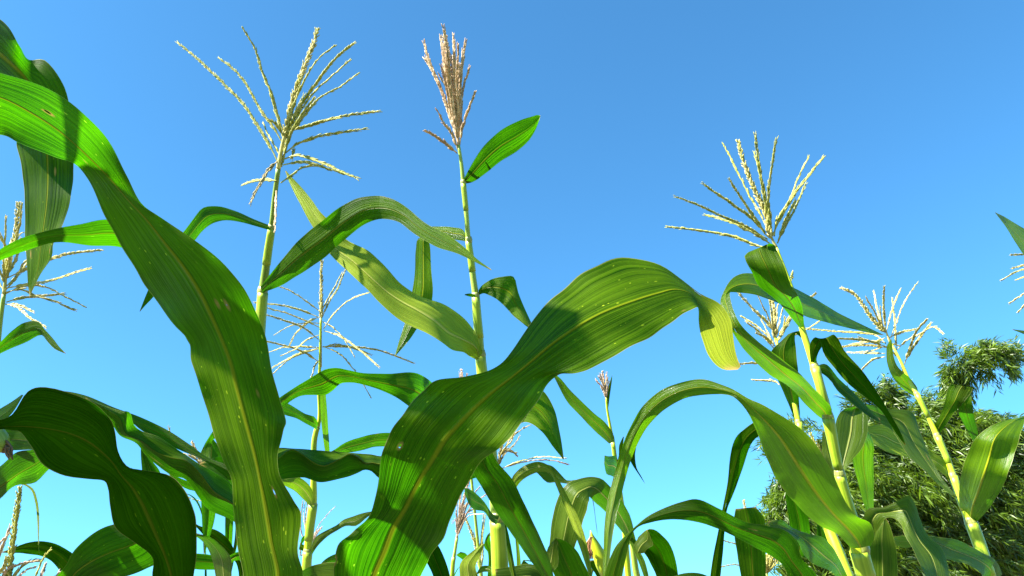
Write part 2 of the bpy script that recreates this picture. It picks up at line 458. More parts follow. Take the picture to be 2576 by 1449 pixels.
def plant(label, base_d, stalk, mat=M_STALKY, lean=0.12, group='corn plants of the field', cat='corn plant', nodes=()):
    """stalk: (px, py, width px) from the bottom up; the stalk is carried down to the ground"""
    S = np.array(stalk, float)
    d = base_d if hasattr(base_d, '__len__') else [base_d, base_d]
    dd = np.interp(np.linspace(0, 1, len(S)), np.linspace(0, 1, len(d)), d)
    n_each = [max(3, int(np.linalg.norm(S[i + 1, :2] - S[i, :2]) / 14)) for i in range(len(S) - 1)]
    Q = resample(np.column_stack([S, dd]), n_each)
    P = at(Q[:, 0], Q[:, 1], Q[:, 3]); R = Q[:, 2] / FPX * Q[:, 3] / 2
    low = P[0]; dirn = P[min(3, len(P) - 1)] - P[0]
    slope = dirn[:2] / max(abs(dirn[2]), 1e-3)
    slope = np.clip(slope, -0.3, 0.3)
    zz = np.linspace(0, 1, 12)
    ext = []
    for f in zz[:-1]:
        h = low[2] * f
        k = low[2] - h
        ext.append((low[0] - slope[0] * k * (1 - 0.5 * k / low[2]), low[1] - slope[1] * k * (1 - 0.5 * k / low[2]), h))
    ext = np.array(ext)
    re = np.interp(zz[:-1], [0, 1], [max(0.012, R[0] * 1.15), R[0]])
    P = np.vstack([ext, P]); R = np.concatenate([re, R])
    org = np.array([P[0][0], P[0][1], 0.0])
    e = bpy.data.objects.new('corn_plant', None)
    e.empty_display_size = 0.1
    e.location = org
    C.objects.link(e)
    tag(e, label, cat, group)
    ORG[e.name] = org
    V, F, UV = tube_data(P, R, 14)
    st = mesh_obj('stalk', V, F, mat, e, org, UV)
    for (nx, ny, nw) in nodes:
        i = int(np.argmin(np.hypot(Q[:, 0] - nx, Q[:, 1] - ny)))
        dep = Q[i, 3]
        a = at(nx, ny, dep)
        j = min(i + 1, len(Q) - 1); k0 = max(i - 1, 0)
        T = at(Q[j, 0], Q[j, 1], Q[j, 3]) - at(Q[k0, 0], Q[k0, 1], Q[k0, 3]); T /= np.linalg.norm(T)
        r = nw / FPX * dep / 2
        pts = [a + T * x * r for x in (-0.9, -0.45, -0.1, 0.15, 0.5, 1.0)]
        V, F, UV = tube_data(pts, [r * 0.90, r * 0.99, r * 1.08, r * 1.06, r * 0.98, r * 0.88], 14)
        mesh_obj('stalk_node', V, F, M_NODE, st, org, UV)
        # the sheath of the leaf clasps the stalk below its collar
        lo = i
        while lo > 0 and np.hypot(Q[lo, 0] - nx, Q[lo, 1] - ny) < nw * 4.5: lo -= 1
        if i - lo >= 3:
            SP = at(Q[lo:i + 1, 0], Q[lo:i + 1, 1], Q[lo:i + 1, 3])
            f_ = np.linspace(0, 1, len(SP))
            SR = Q[lo:i + 1, 2] / FPX * Q[lo:i + 1, 3] / 2 * (1.05 + 0.10 * f_ ** 2) + 0.0004
            V, F, UV = tube_data(SP, SR, 14)
            mesh_obj('leaf_sheath', V, F, M_SHEATH, e, org, UV)
    return e


def tassel(par, d, stem, spike, branches, mat='g', smat=None, dev=0.07, size=1.0, thick=1.0, stemw=6, dense=1.0):
    """tassel = stem and central spike; each side branch is a sub-part"""
    org = np.array(ORG[par.name])
    s = np.array(stem, float)
    Q = resample(s, 6)
    P = at(Q[:, 0], Q[:, 1], np.full(len(Q), d))
    V, F, UV = tube_data(P, np.linspace(stemw, stemw * 0.5, len(P)) / FPX * d / 2, 8)
    V = [tuple(x) for x in V]
    if spike:
        P = px_curve(spike, d, 0.02)
        V2, F2 = spike_data(P, 4, 0.0115 * size, 0.0020 * size * thick, 0.50, 0.0046 * size, 0.0)
        off = len(V); V += V2; F = list(F) + [tuple(i + off for i in f) for f in F2]
    to = mesh_obj('tassel', V, F, TM[smat or mat], par, org, smooth=True)
    for b in branches:
        m = mat
        if isinstance(b[0], str): m = b[0]; b = b[1:]
        P = px_curve(b, d, rng.uniform(-dev, dev))
        V2, F2 = spike_data(P, 2, 0.0120 * size * rng.uniform(0.9, 1.1), 0.00138 * size * thick * rng.uniform(0.85, 1.15), 0.20, 0.0046 * size / dense, 0.10)
        mesh_obj('tassel_branch', V2, F2, TM[m], to, org)
    return to


M_NODE = stalk_material('node_ring', col(0.138, 0.179, 0.0206), col(0.275, 0.275, 0.0826))

# ------------------------------------------------------------------ ground
k = NT('field_soil')
tc = k.new('TexCoord')
n = k.noise(tc.outputs['Object'], 3.0, 8.0, 0.65)
n2 = k.noise(tc.outputs['Object'], 0.15, 3.0, 0.5)
c = k.mix(n, col(0.10, 0.075, 0.045), col(0.22, 0.17, 0.11))
c = k.mix(k.ramp(n2, 0.45, 0.6), c, col(0.07, 0.12, 0.03))
p = k.new('BsdfPrincipled'); k.link(c, p.inputs['Base Color']); p.inputs['Roughness'].default_value = 0.9
bp = k.new('Bump'); bp.inputs['Strength'].default_value = 0.8; bp.inputs['Distance'].default_value = 0.05
k.link(n, bp.inputs['Height']); k.link(bp.outputs[0], p.inputs['Normal'])
k.link(p.outputs[0], k.out.inputs[0])
G = 1500
gr = mesh_obj('ground', [(-G, -G, 0), (G, -G, 0), (G, G, 0), (-G, G, 0)], [(0, 1, 2, 3)], k.m, smooth=False)
gr['kind'] = 'structure'

# ================================================================== near plants (their stalks end below the picture)
g1 = plant('near corn plant whose huge broad leaf sweeps up to the upper left corner', 0.86,
           [(690, 1700, 50), (688, 1570, 44)], M_STALK)
leaf(g1, [(655, 1600, 720, 1600), (625, 1520, 690, 1525, 745, 1520), (612, 1449, 700, 1449, 762, 1449), (596, 1360, 682, 1360, 750, 1380), (589, 1310, 674, 1312, 757, 1304),
          (584, 1240, 662, 1245, 736, 1255), (582, 1204, 655, 1210, 708, 1208), (562, 1160, 645, 1160, 699, 1160), (530, 1069, 620, 1065, 713, 1085),
          (505, 979, 598, 985, 716, 1045), (482, 909, 577, 905, 690, 955), (472, 857, 553, 845, 677, 890), (435, 814, 532, 798, 660, 825),
          (385, 745, 503, 738, 624, 745), (345, 685, 460, 670, 575, 675), (305, 620, 415, 612, 500, 612), (270, 555, 367, 550, 405, 548),
          (245, 500, 320, 500, 355, 510), (222, 452, 272, 445, 318, 440), (190, 415, 225, 398, 282, 370), (130, 392, 155, 335, 215, 290),
          (45, 358, 80, 285, 120, 222), (0, 340, 0, 245, 8, 187), (-110, 335, -110, 230, -100, 160), (-220, 380, -215, 300, -200, 230), (-330, 470, -320, 440, -310, 420)],
     [0.86, 0.83, 0.81, 0.81, 0.81, 0.79, 0.74, 0.67, 0.62, 0.58], v=-0.13, g=[0.22,0.2,0.22,0.2,0.15,-0.1,-0.4,-0.5,-0.5,-0.5], mat='f', ruf=0.07)
leaf(g1, [(670, 1600, 700, 1600), (640, 1350, 670, 1350), (600, 1150, 650, 1150), (520, 950, 590, 930), (440, 800, 510, 770), (370, 680, 430, 620),
          (305, 623, 285, 553), (230, 618, 200, 564), (140, 610, 120, 580), (60, 633, 45, 603), (0, 656, -5, 630), (-80, 700, -85, 690)],
     [0.88, 1.0, 1.05, 0.95, 0.86, 0.84], g=-0.6, mat='f')

g2 = plant('near corn plant at bottom centre, its widest leaf curling over to a pale hanging tip', 0.95,
           [(960, 1720, 56), (955, 1580, 50)], M_STALK)
leaf(g2, [(900, 1640, 990, 1640), (850, 1520, 930, 1525, 1010, 1530), (841, 1449, 940, 1449, 1060, 1449), (845, 1380, 965, 1392, 1082, 1400), (885, 1339, 990, 1325, 1118, 1345),
          (927, 1300, 1020, 1275, 1143, 1282), (944, 1250, 1040, 1235, 1165, 1237), (952, 1190, 1062, 1195, 1190, 1189), (963, 1135, 1085, 1160, 1216, 1154),
          (987, 1080, 1115, 1110, 1262, 1125), (1020, 1030, 1155, 1065, 1308, 1068), (1058, 988, 1195, 1025, 1348, 1012), (1100, 957, 1240, 985, 1380, 965),
          (1168, 947, 1285, 950, 1407, 942), (1240, 927, 1335, 908, 1445, 939), (1290, 880, 1387, 864, 1500, 920), (1350, 792, 1440, 828, 1562, 886),
          (1412, 730, 1508, 790, 1630, 850), (1490, 674, 1588, 759, 1692, 808), (1580, 648, 1655, 738, 1735, 781), (1660, 666, 1700, 728, 1752, 773),
          (1718, 706, 1736, 738, 1756, 775), (1760, 738, 1757, 785), (1805, 761, 1757, 815), (1834, 795, 1764, 848), (1843, 835, 1780, 890), (1847, 872, 1800, 918), (1855, 903, 1826, 931), (1863, 922, 1855, 930)],
     [0.95, 0.94, 0.92, 0.88, 0.84, 0.82, 0.82, 0.85, 0.88, 0.89, 0.77], v=[0.08,0.08,0.06,0.0,-0.12,-0.12,-0.12], g=[-0.35,-0.4,-0.4,-0.4,-0.35,-0.25,-0.1,0.1,0.2,0.3,0.4,0.45,0.45,0.45,0.45,0.45,0.4,0.6,0.7,0.7], mat='F', ruf=0.06)
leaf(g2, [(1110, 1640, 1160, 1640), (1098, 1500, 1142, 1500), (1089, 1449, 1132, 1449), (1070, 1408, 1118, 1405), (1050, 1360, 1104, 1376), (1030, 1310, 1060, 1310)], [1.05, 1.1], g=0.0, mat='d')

g3 = plant('near corn plant with a deep green shaded wavy leaf at the lower left', 0.72,
           [(440, 1700, 50), (436, 1580, 46)], M_STALK)
leaf(g3, [(405, 1620, 470, 1620), (385, 1520, 435, 1520, 483, 1520), (382, 1449, 430, 1449, 487, 1449), (382, 1400, 412, 1395, 494, 1385), (335, 1362, 393, 1350, 495, 1325),
          (292, 1328, 375, 1308, 488, 1285), (276, 1275, 355, 1265, 465, 1230), (271, 1228, 328, 1222, 418, 1193), (262, 1210, 306, 1197, 360, 1183),
          (218, 1205, 283, 1162, 318, 1171), (165, 1197, 258, 1137, 297, 1135), (115, 1172, 228, 1114, 289, 1086), (78, 1124, 180, 1092, 272, 1044),
          (50, 1086, 125, 1080, 215, 1003), (30, 1082, 82, 1075, 115, 974), (8, 1080, 45, 1073, 70, 985), (-20, 1082, 5, 1074, 30, 1043), (-60, 1090, -50, 1080, -40, 1062)],
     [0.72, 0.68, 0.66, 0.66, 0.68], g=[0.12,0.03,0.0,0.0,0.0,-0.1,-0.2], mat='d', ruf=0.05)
leaf(g3, [(-70, 1120, -70, 1075), (0, 1066, 0, 1028), (30, 1040, 28, 1011), (59, 994, 55, 992)], [0.66, 0.70], g=0.6, mat='p')
leaf(g3, [(560, 1600, 600, 1600), (640, 1380, 655, 1340), (588, 1312, 588, 1270, 583, 1219), (530, 1285, 540, 1238, 540, 1189), (500, 1252, 502, 1190, 500, 1166), (468, 1207, 470, 1160, 470, 1146),
          (425, 1193, 425, 1150, 440, 1126), (372, 1151, 392, 1137, 400, 1100), (345, 1117, 360, 1112, 360, 1086), (300, 1094, 312, 1087, 335, 1064),
          (280, 1064, 300, 1052, 325, 1036), (262, 1046, 278, 1036, 300, 1032), (250, 1030, 260, 1024, 262, 1020), (215, 1005, 215, 1000)],
     [0.95, 0.92, 0.88, 0.85], t=[0.2, 0.3, 0.4], v=[0,-0.2,-0.6,-0.6,-0.5], mat='g', ruf=0.02)
leaf(g3, [(560, 1600, 575, 1600), (620, 1300, 650, 1270), (580, 1215, 600, 1180), (510, 1158, 525, 1152), (450, 1131, 470, 1113), (400, 1109, 415, 1078), (355, 1082, 350, 1048),
          (320, 1054, 290, 1026), (250, 1030, 210, 993), (200, 1020, 165, 984), (120, 1010, 110, 992)],
     [1.0, 0.98, 0.95, 0.9], g=0.2, mat='g')

ll = plant('near corn plant at the left edge with hanging blades and a withered silk stub', 1.0,
           [(-160, 1500, 44), (-170, 1000, 34), (-190, 330, 22)], M_STALK)
leaf(ll, [(-190, 340, -180, 300), (-160, 240, -140, 120, -130, 40), (-60, 245, -35, 115, 0, 48), (0, 300, 35, 165, 50, 116), (22, 330, 72, 205, 74, 152),
          (30, 340, 90, 240, 112, 151), (36, 348, 104, 280, 152, 200), (40, 355, 115, 320, 173, 250), (43, 375, 118, 375, 184, 390), (55, 425, 120, 430, 184, 440), (62, 500, 117, 510, 177, 505),
          (62, 570, 108, 580, 160, 560), (64, 620, 100, 640, 135, 612), (68, 672, 92, 690, 126, 655), (70, 715, 84, 715, 102, 690), (75, 748, 76, 744)],
     [1.05, 1.02, 0.98, 0.98, 1.0, 0.98, 0.96], g=[-0.4,-0.4,-0.35,-0.3,-0.1,0.3,0.45,0.5], mat='f')
leaf(ll, [(-160, 1300, -150, 1260), (-80, 1300, -90, 1232), (0, 1255, 0, 1225, 0, 1174), (40, 1221, 50, 1190, 45, 1136), (90, 1213, 88, 1168, 90, 1130), (122, 1182, 118, 1150, 120, 1130), (160, 1150, 158, 1140)],
     [0.95, 0.85, 0.8], g=[-0.4,-0.4,-0.5], mat='g')
leaf(ll, [(-160, 1150, -150, 1120), (-60, 1120, -60, 1074), (0, 1130, 0, 1078), (42, 1133, 50, 1078), (82, 1131, 95, 1090), (130, 1140, 135, 1120)], [0.95, 0.88, 0.82], g=-0.6, mat='f')
leaf(ll, [(-150, 1300, -140, 1290), (20, 1222, 22, 1217), (60, 1220, 62, 1216), (78, 1233, 83, 1229), (88, 1262, 94, 1258), (93, 1302, 99, 1302), (95, 1350, 98, 1350), (98, 1395, 99, 1395)], [1.0, 0.9], g=0.3, mat='p', ruf=0.0, nu=6)
leaf(ll, [(-150, 1640, -130, 1600), (60, 1540, 130, 1530), (130, 1500, 130, 1480), (200, 1560, 150, 1500, 120, 1480), (262, 1465, 190, 1440, 165, 1422), (320, 1449, 228, 1413, 188, 1384), (365, 1432, 272, 1392, 237, 1340), (400, 1410, 325, 1373, 285, 1319), (420, 1370, 365, 1355, 340, 1312), (430, 1340, 420, 1322)],
     [0.95, 0.85, 0.82, 0.85], g=[-0.1,-0.3,-0.2], mat='g')
# withered silk stub of an ear, at the left edge
P = at(np.array([-60, -20, 0, 12]), np.array([1100, 1108, 1118, 1126]), np.full(4, 0.80))
V, F, UV = tube_data(P, [0.016, 0.017, 0.012, 0.006], 12)
ear0 = mesh_obj('ear_husk', V, F, M_STALKP, ll, ORG[ll.name], UV)
Vs = []; Fs = []
for q in range(26):
    a = rng.uniform(-1, 1)
    pts = [(0 + rng.uniform(-3, 3), 1120 + a * 14), (12 + rng.uniform(-6, 6), 1124 + a * 14), (22 + rng.uniform(-8, 8), 1136 + rng.uniform(-12, 10)), (28 + rng.uniform(-8, 6), 1145 + rng.uniform(-14, 12))]
    PP = px_curve(pts, 0.80, rng.uniform(-0.01, 0.01), 4)
    v_, f_, _ = tube_data(PP, np.linspace(0.0013, 0.0007, len(PP)), 5)
    off = len(Vs); Vs += list(v_); Fs += [tuple(i + off for i in f) for f in f_]
k = NT('dried_silk'); p = k.new('BsdfPrincipled'); p.inputs['Base Color'].default_value = col(0.10, 0.055, 0.03); p.inputs['Roughness'].default_value = 0.7
k.link(p.outputs[0], k.out.inputs[0]); M_SILK = k.m
mesh_obj('silk', Vs, Fs, M_SILK, ear0, ORG[ll.name])

jj = plant('short corn plant between the big leaves at lower left, with a greyish drooping blade', 1.15,
           [(575, 1700, 34), (572, 1520, 30)], M_STALK)
leaf(jj, [(560, 1560, 585, 1560), (548, 1500, 588, 1500), (542, 1449, 583, 1449), (531, 1400, 578, 1398), (518, 1372, 554, 1370), (500, 1354, 530, 1351), (482, 1346, 490, 1340)], [1.15, 1.05], g=0.4, mat='b', ruf=0.0)
leaf(jj, [(590, 1530, 605, 1530), (632, 1440, 640, 1400), (600, 1409, 604, 1387), (560, 1430, 565, 1401), (520, 1433, 520, 1394), (480, 1429, 480, 1392), (440, 1410, 440, 1403)], [1.2, 1.15], g=-0.2, mat='g')
leaf(jj, [(575, 1530, 590, 1530), (600, 1440, 612, 1430), (588, 1408, 592, 1388), (562, 1395, 575, 1358), (535, 1372, 548, 1335), (505, 1338, 500, 1322), (470, 1300, 470, 1296)], [1.3, 1.3], g=0.0, mat='d')
leaf(jj, [(560, 1520, 575, 1520), (560, 1200, 580, 1180), (545, 1110, 560, 1090), (535, 1085, 532, 1110, 530, 1095), (516, 1115, 532, 1120, 548, 1120), (513, 1170, 530, 1170, 550, 1170), (506, 1265, 545, 1265), (508, 1310, 539, 1310), (510, 1350, 528, 1350), (512, 1393, 515, 1393)], [1.3, 1.3, 1.2], g=-0.2, mat='g')
leaf(jj, [(520, 1540, 530, 1540), (452, 1240, 460, 1240), (400, 1250, 420, 1240), (370, 1250, 400, 1250), (358, 1192, 404, 1190), (354, 1145, 378, 1152), (354, 1110, 358, 1110)], [1.3, 1.25], g=-0.2, mat='g')
leaf(jj, [(560, 1530, 570, 1530), (560, 1260, 570, 1230), (500, 1238, 505, 1216), (465, 1228, 472, 1210), (440, 1208, 445, 1199), (425, 1194, 427, 1192)], [1.3, 1.2], g=-0.3, mat='g')

# ================================================================== left edge plant with a straw coloured tassel
f = plant('corn plant at the far left edge with a straw coloured open tassel', 1.3,
          [(-40, 1449, 24), (-30, 1050, 20), (-8, 890, 13), (2, 800, 11), (10, 740, 10)], M_STALKP)
leaf(f, [(-32, 1010, -26, 1000), (-70, 935, -60, 900), (0, 890, 0, 861), (32, 875, 30, 832), (72, 858, 62, 811), (105, 843, 96, 809), (118, 858, 112, 828), (135, 876, 133, 851), (150, 884, 149, 872), (166, 890, 165, 888)],
     [1.3, 1.25, 1.2], g=[-0.4,-0.5,0.6], mat='f', nu=10)
tassel(f, 1.3, [(10, 740), (14, 700), (18, 660)], [(16, 700), (24, 640), (38, 590), (45, 512)],
       [[(12, 720), (8, 660), (12, 600), (12, 545)], [(18, 690), (35, 620), (50, 560), (57, 512)], [(14, 720), (0, 680), (-10, 630)], [(16, 700), (60, 680), (110, 660), (170, 640), (258, 629)],
        [(14, 725), (70, 715), (130, 705), (180, 688), (229, 674)], [(12, 740), (60, 720), (110, 722), (160, 745), (214, 774)], [(16, 735), (50, 728), (90, 745), (140, 760), (186, 779)],
        [(16, 760), (50, 750), (90, 745), (156, 738)], [(14, 765), (40, 770), (70, 795), (116, 823)], [(20, 765), (45, 768), (80, 783)], [(14, 700), (40, 650), (52, 600)], [(12, 690), (20, 640), (38, 600), (58, 585)],
        [(15, 700), (25, 660), (10, 610), (0, 590)], [(14, 730), (40, 700), (62, 660), (80, 640)], [(10, 730), (-15, 700), (-40, 690)], [(16, 720), (45, 690), (70, 650), (62, 620)]], 'c', thick=1.0, stemw=10)

# ================================================================== plant A
A = plant('corn plant left of centre with wide open green and gold tassel and thick spike', [1.2, 1.2, 1.15],
          [(632, 1449, 34), (640, 1080, 30), (652, 850, 26), (659, 760, 23), (662, 725, 22), (668, 680, 20), (676, 620, 18), (683, 575, 16), (690, 500, 13), (700, 425, 12)],
          M_STALK, nodes=[(660, 733, 25), (683, 573, 19)])
leaf(A, [(660, 738, 655, 722), (672, 732, 668, 704), (700, 722, 697, 668), (750, 692, 752, 604), (820, 645, 812, 554), (870, 600, 867, 514), (925, 560, 920, 494), (952, 552, 955, 493), (978, 552, 990, 502), (1005, 560, 1025, 524),
         (1040, 587, 1068, 560), (1100, 622, 1125, 590), (1150, 638, 1168, 622), (1190, 657, 1200, 652), (1235, 680, 1236, 678)],
     [1.18, 1.13, 1.10, 1.08, 1.03, 0.95, 0.87], g=[-0.05,-0.1,0.0,0.1,0.5,0.7,0.7], mat='g')
leaf(A, [(681, 580, 684, 569), (650, 571, 640, 552), (600, 558, 590, 530), (560, 555, 545, 519), (535, 562, 512, 522), (510, 580, 488, 548), (492, 603, 464, 580), (450, 650, 425, 625), (410, 705, 390, 695), (385, 748, 370, 735), (366, 768, 360, 760), (352, 784, 351, 783)],
     [1.17, 1.1, 1.0, 1.0], g=[0.1,-0.1,-0.5,-0.5], mat='g', nu=10)
leaf(A, [(632, 1110, 642, 1085), (680, 1055, 672, 1025), (712, 1024, 702, 1001), (760, 995, 748, 970), (790, 994, 776, 953), (820, 993, 803, 937), (840, 980, 822, 928), (855, 966, 845, 925), (880, 962, 872, 930), (935, 974, 915, 938), (985, 994, 975, 940), (1035, 1026, 1050, 939), (1090, 1070, 1108, 978),
         (1180, 1110, 1200, 1010), (1260, 1100, 1290, 1000), (1322, 1062, 1365, 983), (1360, 1083, 1393, 1028), (1388, 1120, 1408, 1088), (1417, 1157, 1418, 1153)],
     [1.15, 1.08, 1.05, 1.1, 1.2, 1.25, 1.2], g=[0.1,-0.3,-0.35,-0.05,0.0,0.0,0.0], mat='f')
tassel(A, 1.15, [(700, 425), (706, 385), (716, 340), (728, 300)], [(716, 345), (733, 265), (750, 210), (770, 160), (788, 115), (799, 77)],
       [[(704, 418), (680, 370), (650, 320), (610, 260), (560, 210), (500, 155), (444, 108)],
        [(712, 362), (690, 325), (665, 290), (640, 250), (610, 200), (580, 168), (551, 147)],
        [(714, 335), (690, 270), (678, 225), (660, 180), (640, 120), (614, 76)],
        [(712, 350), (697, 290), (683, 235), (664, 195), (648, 150)],
        [(722, 330), (742, 255), (765, 205), (800, 150), (842, 114)],
        [(718, 345), (750, 275), (790, 215), (835, 155), (889, 109)],
        [(722, 345), (765, 265), (800, 222), (840, 188), (880, 153)],
        [(722, 350), (765, 290), (800, 250), (850, 220), (899, 186)],
        [(722, 335), (745, 325), (790, 312), (830, 300), (880, 290), (953, 280)],
        [(735, 328), (765, 320), (800, 307), (850, 297)],
        [(718, 385), (746, 363), (790, 345), (840, 333), (919, 321)],
        [(716, 400), (740, 391), (770, 395), (810, 408), (850, 425), (898, 446)],
        [(712, 415), (735, 410), (775, 408), (820, 420), (880, 440)],
        ['d', (702, 402), (690, 412), (672, 430), (655, 455), (640, 480), (627, 505)],
        [(697, 455), (670, 452), (640, 456), (608, 466)],
        ['b', (695, 480), (694, 505), (693, 545), (692, 577)],
        [(706, 460), (735, 440), (765, 422), (810, 419)],
        [(706, 395), (690, 365), (675, 340), (662, 310)],
        [(714, 345), (700, 320), (690, 308), (673, 300)],
        [(714, 400), (722, 350), (738, 300), (765, 240)],
        [(712, 410), (720, 370), (735, 330), (760, 290), (790, 250)],
        [(708, 420), (715, 385), (728, 350), (742, 320)],
        [(735, 395), (737, 385), (740, 378), (735, 400)]], 'g', smat='c', dev=0.06, thick=1.0, stemw=12)

# ================================================================== plant B
B = plant('tall corn plant at centre with a dense closed brown tassel', [1.2, 1.2],
          [(1258, 1449, 40), (1252, 1310, 36), (1240, 1190, 30), (1228, 1060, 27), (1213, 945, 25), (1208, 893, 22), (1205, 850, 21), (1200, 800, 20), (1196, 745, 17), (1190, 700, 16), (1184, 650, 15), (1178, 605, 13), (1172, 530, 12), (1165, 460, 11), (1160, 410, 9), (1153, 365, 8)],
          M_STALKP, nodes=[(1209, 893, 25), (1196, 745, 20), (1179, 604, 17), (1165, 459, 14), (1252, 1305, 40)])
leaf(B, [(1200, 906, 1206, 898, 1214, 886), (1182, 897, 1198, 875, 1207, 868), (1163, 885, 1160, 852, 1197, 838), (1140, 882, 1130, 838, 1186, 822), (1112, 862, 1090, 805, 1150, 787), (1068, 835, 1050, 780, 1110, 763), (1000, 802, 1005, 755, 1050, 742),
         (955, 762, 975, 735, 1012, 717), (922, 727, 940, 705, 975, 678), (870, 678, 885, 655, 925, 630), (830, 640, 842, 622, 870, 602), (800, 592, 815, 570, 840, 565), (780, 560, 815, 543), (752, 508, 783, 502), (735, 475, 757, 470), (724, 450, 735, 447), (717, 430, 720, 430)],
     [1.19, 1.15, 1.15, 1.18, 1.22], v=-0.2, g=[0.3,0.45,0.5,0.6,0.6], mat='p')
leaf(B, [(1168, 462, 1166, 452), (1178, 461, 1172, 440), (1195, 455, 1187, 412), (1222, 435, 1210, 376), (1262, 404, 1250, 335), (1308, 375, 1300, 306), (1338, 342, 1335, 294), (1353, 312, 1354, 289), (1358, 296, 1359, 291)],
     [1.2, 1.15, 1.12], g=[-0.3,-0.5,-0.5], mat='g', nu=10)
leaf(B, [(1181, 611, 1177, 600), (1165, 606, 1163, 577), (1145, 603, 1140, 572), (1115, 592, 1110, 570), (1078, 590, 1075, 576), (1052, 600, 1078, 600), (1046, 625, 1082, 625), (1044, 670, 1084, 670), (1037, 730, 1088, 735), (1029, 765, 1083, 772),
         (1017, 815, 1050, 825), (1002, 862, 1024, 862), (992, 898, 993, 897)], [1.2, 1.22, 1.25, 1.22], g=[0.4,0.3,0.2,0.3,0.1], mat='y', nu=10)
leaf(B, [(1205, 742, 1203, 730), (1215, 738, 1212, 718), (1228, 742, 1235, 703), (1248, 752, 1265, 696), (1272, 774, 1291, 696), (1292, 795, 1303, 735), (1310, 810, 1318, 772), (1328, 824, 1337, 814)],
     [1.2, 1.18, 1.15], g=[0.3,-0.3,-0.35], mat='f', nu=10)
leaf(B, [(1195, 748, 1196, 742), (1180, 746, 1183, 738), (1168, 742, 1169, 740)], [1.19, 1.18], mat='d', nu=6)
leaf(B, [(1248, 1320, 1256, 1296), (1236, 1312, 1243, 1295), (1216, 1286, 1218, 1262), (1194, 1282, 1196, 1240), (1180, 1270, 1176, 1228), (1168, 1240, 1168, 1228)], [1.18, 1.1], g=0.3, mat='b', nu=10)
leaf(B, [(1270, 1310, 1262, 1290), (1340, 1520, 1330, 1500), (1400, 1530, 1425, 1520), (1370, 1465, 1396, 1462), (1362, 1449, 1392, 1449), (1335, 1412, 1387, 1422), (1285, 1340, 1352, 1338), (1240, 1275, 1317, 1263), (1210, 1222, 1287, 1205), (1190, 1188, 1250, 1160), (1190, 1120, 1225, 1100), (1200, 1040, 1210, 1040)],
     [1.18, 1.1, 1.0, 0.98], g=[0.3,0.2,-0.05,-0.05], mat='g')
leaf(B, [(1235, 1190, 1240, 1160), (1150, 1215, 1150, 1150), (1050, 1230, 1050, 1140), (970, 1212, 965, 1165, 968, 1145), (954, 1203, 955, 1167, 956, 1147), (935, 1186, 937, 1164, 935, 1143), (919, 1182, 920, 1166, 912, 1141), (900, 1190, 900, 1150, 897, 1140), (881, 1197, 880, 1141, 886, 1139), (860, 1203, 858, 1152, 868, 1138),
         (834, 1209, 834, 1165, 848, 1136), (815, 1212, 815, 1172, 828, 1135), (799, 1212, 795, 1167, 808, 1133), (778, 1206, 772, 1152, 785, 1131), (758, 1201, 748, 1135, 755, 1129), (735, 1203, 733, 1130, 735, 1128), (699, 1209, 705, 1150, 706, 1126), (640, 1225, 642, 1180, 645, 1135), (583, 1218, 570, 1180, 565, 1146), (548, 1195, 545, 1175, 545, 1149), (502, 1168, 503, 1165)],
     [1.22, 1.12, 1.1, 1.05, 1.0], t=0.5, v=[0,-0.1,-0.55,-0.6,-0.6,-0.6,-0.2,0,0], mat='g', ruf=0.0)
bt = [[(1153, 365), (1146, 300), (1134, 220), (1126, 140), (1117, 70)], [(1152, 350), (1128, 280), (1108, 220), (1085, 160), (1070, 108)], [(1150, 345), (1124, 270), (1098, 200), (1068, 146)],
      [(1150, 340), (1135, 270), (1122, 190), (1111, 98)], [(1152, 340), (1146, 260), (1145, 180), (1142, 90)], [(1154, 340), (1155, 260), (1160, 180), (1170, 106)], [(1155, 345), (1160, 280), (1166, 220), (1181, 170)],
      [(1156, 365), (1163, 320), (1178, 275), (1195, 229)], [(1152, 378), (1138, 340), (1112, 305), (1098, 279)], [(1150, 386), (1125, 365), (1095, 342), (1069, 328)]]
for q in range(26):
    a = rng.uniform(-1, 1)
    bt.append([(1153, rng.uniform(330, 370)), (1145 + a * 14, 280), (1137 + a * 22, 210), (1131 + a * 30 + rng.uniform(-4, 4), rng.uniform(105, 190))])
tassel(B, 1.2, [(1153, 365), (1150, 330), (1146, 300)], [(1150, 340), (1142, 270), (1130, 180), (1120, 90)], bt, 'b', dev=0.045, thick=1.15, stemw=8)

# ================================================================== plant C
Cp = plant('slender corn plant with feathery tassel of drooping branches, right of the near broad leaf', [1.75, 1.75],
           [(766, 1470, 22), (773, 1400, 21), (779, 1330, 21), (787, 1268, 20), (789, 1180, 14), (795, 1085, 12), (800, 1070, 11), (802, 980, 9), (805, 890, 7), (807, 800, 6)],
           M_STALKY, nodes=[(774, 1388, 23), (787, 1268, 20), (797, 1076, 13)])
leaf(Cp, [(796, 1080, 799, 1068), (792, 1078, 797, 1056), (770, 1066, 768, 1041), (744, 1052, 740, 1024), (716, 1044, 712, 1008), (680, 1030, 678, 1000)], [1.74, 1.65], g=-0.1, mat='g', nu=10)
leaf(Cp, [(800, 1075, 800, 1065), (802, 990, 808, 985), (804, 960, 815, 960), (805, 1000, 820, 1000), (807, 1050, 824, 1050), (812, 1100, 827, 1100), (817, 1134, 829, 1134), (824, 1165, 828, 1165)], [1.76, 1.72], g=-0.5, mat='y', nu=8)
leaf(Cp, [(790, 1145, 789, 1130), (835, 1144, 828, 1137), (872, 1139, 868, 1113), (906, 1134, 915, 1097), (944, 1124, 960, 1089), (976, 1123, 994, 1089), (1040, 1130, 1050, 1100), (1110, 1170, 1115, 1150)], [1.74, 1.65, 1.6], g=-0.35, mat='g', nu=10)
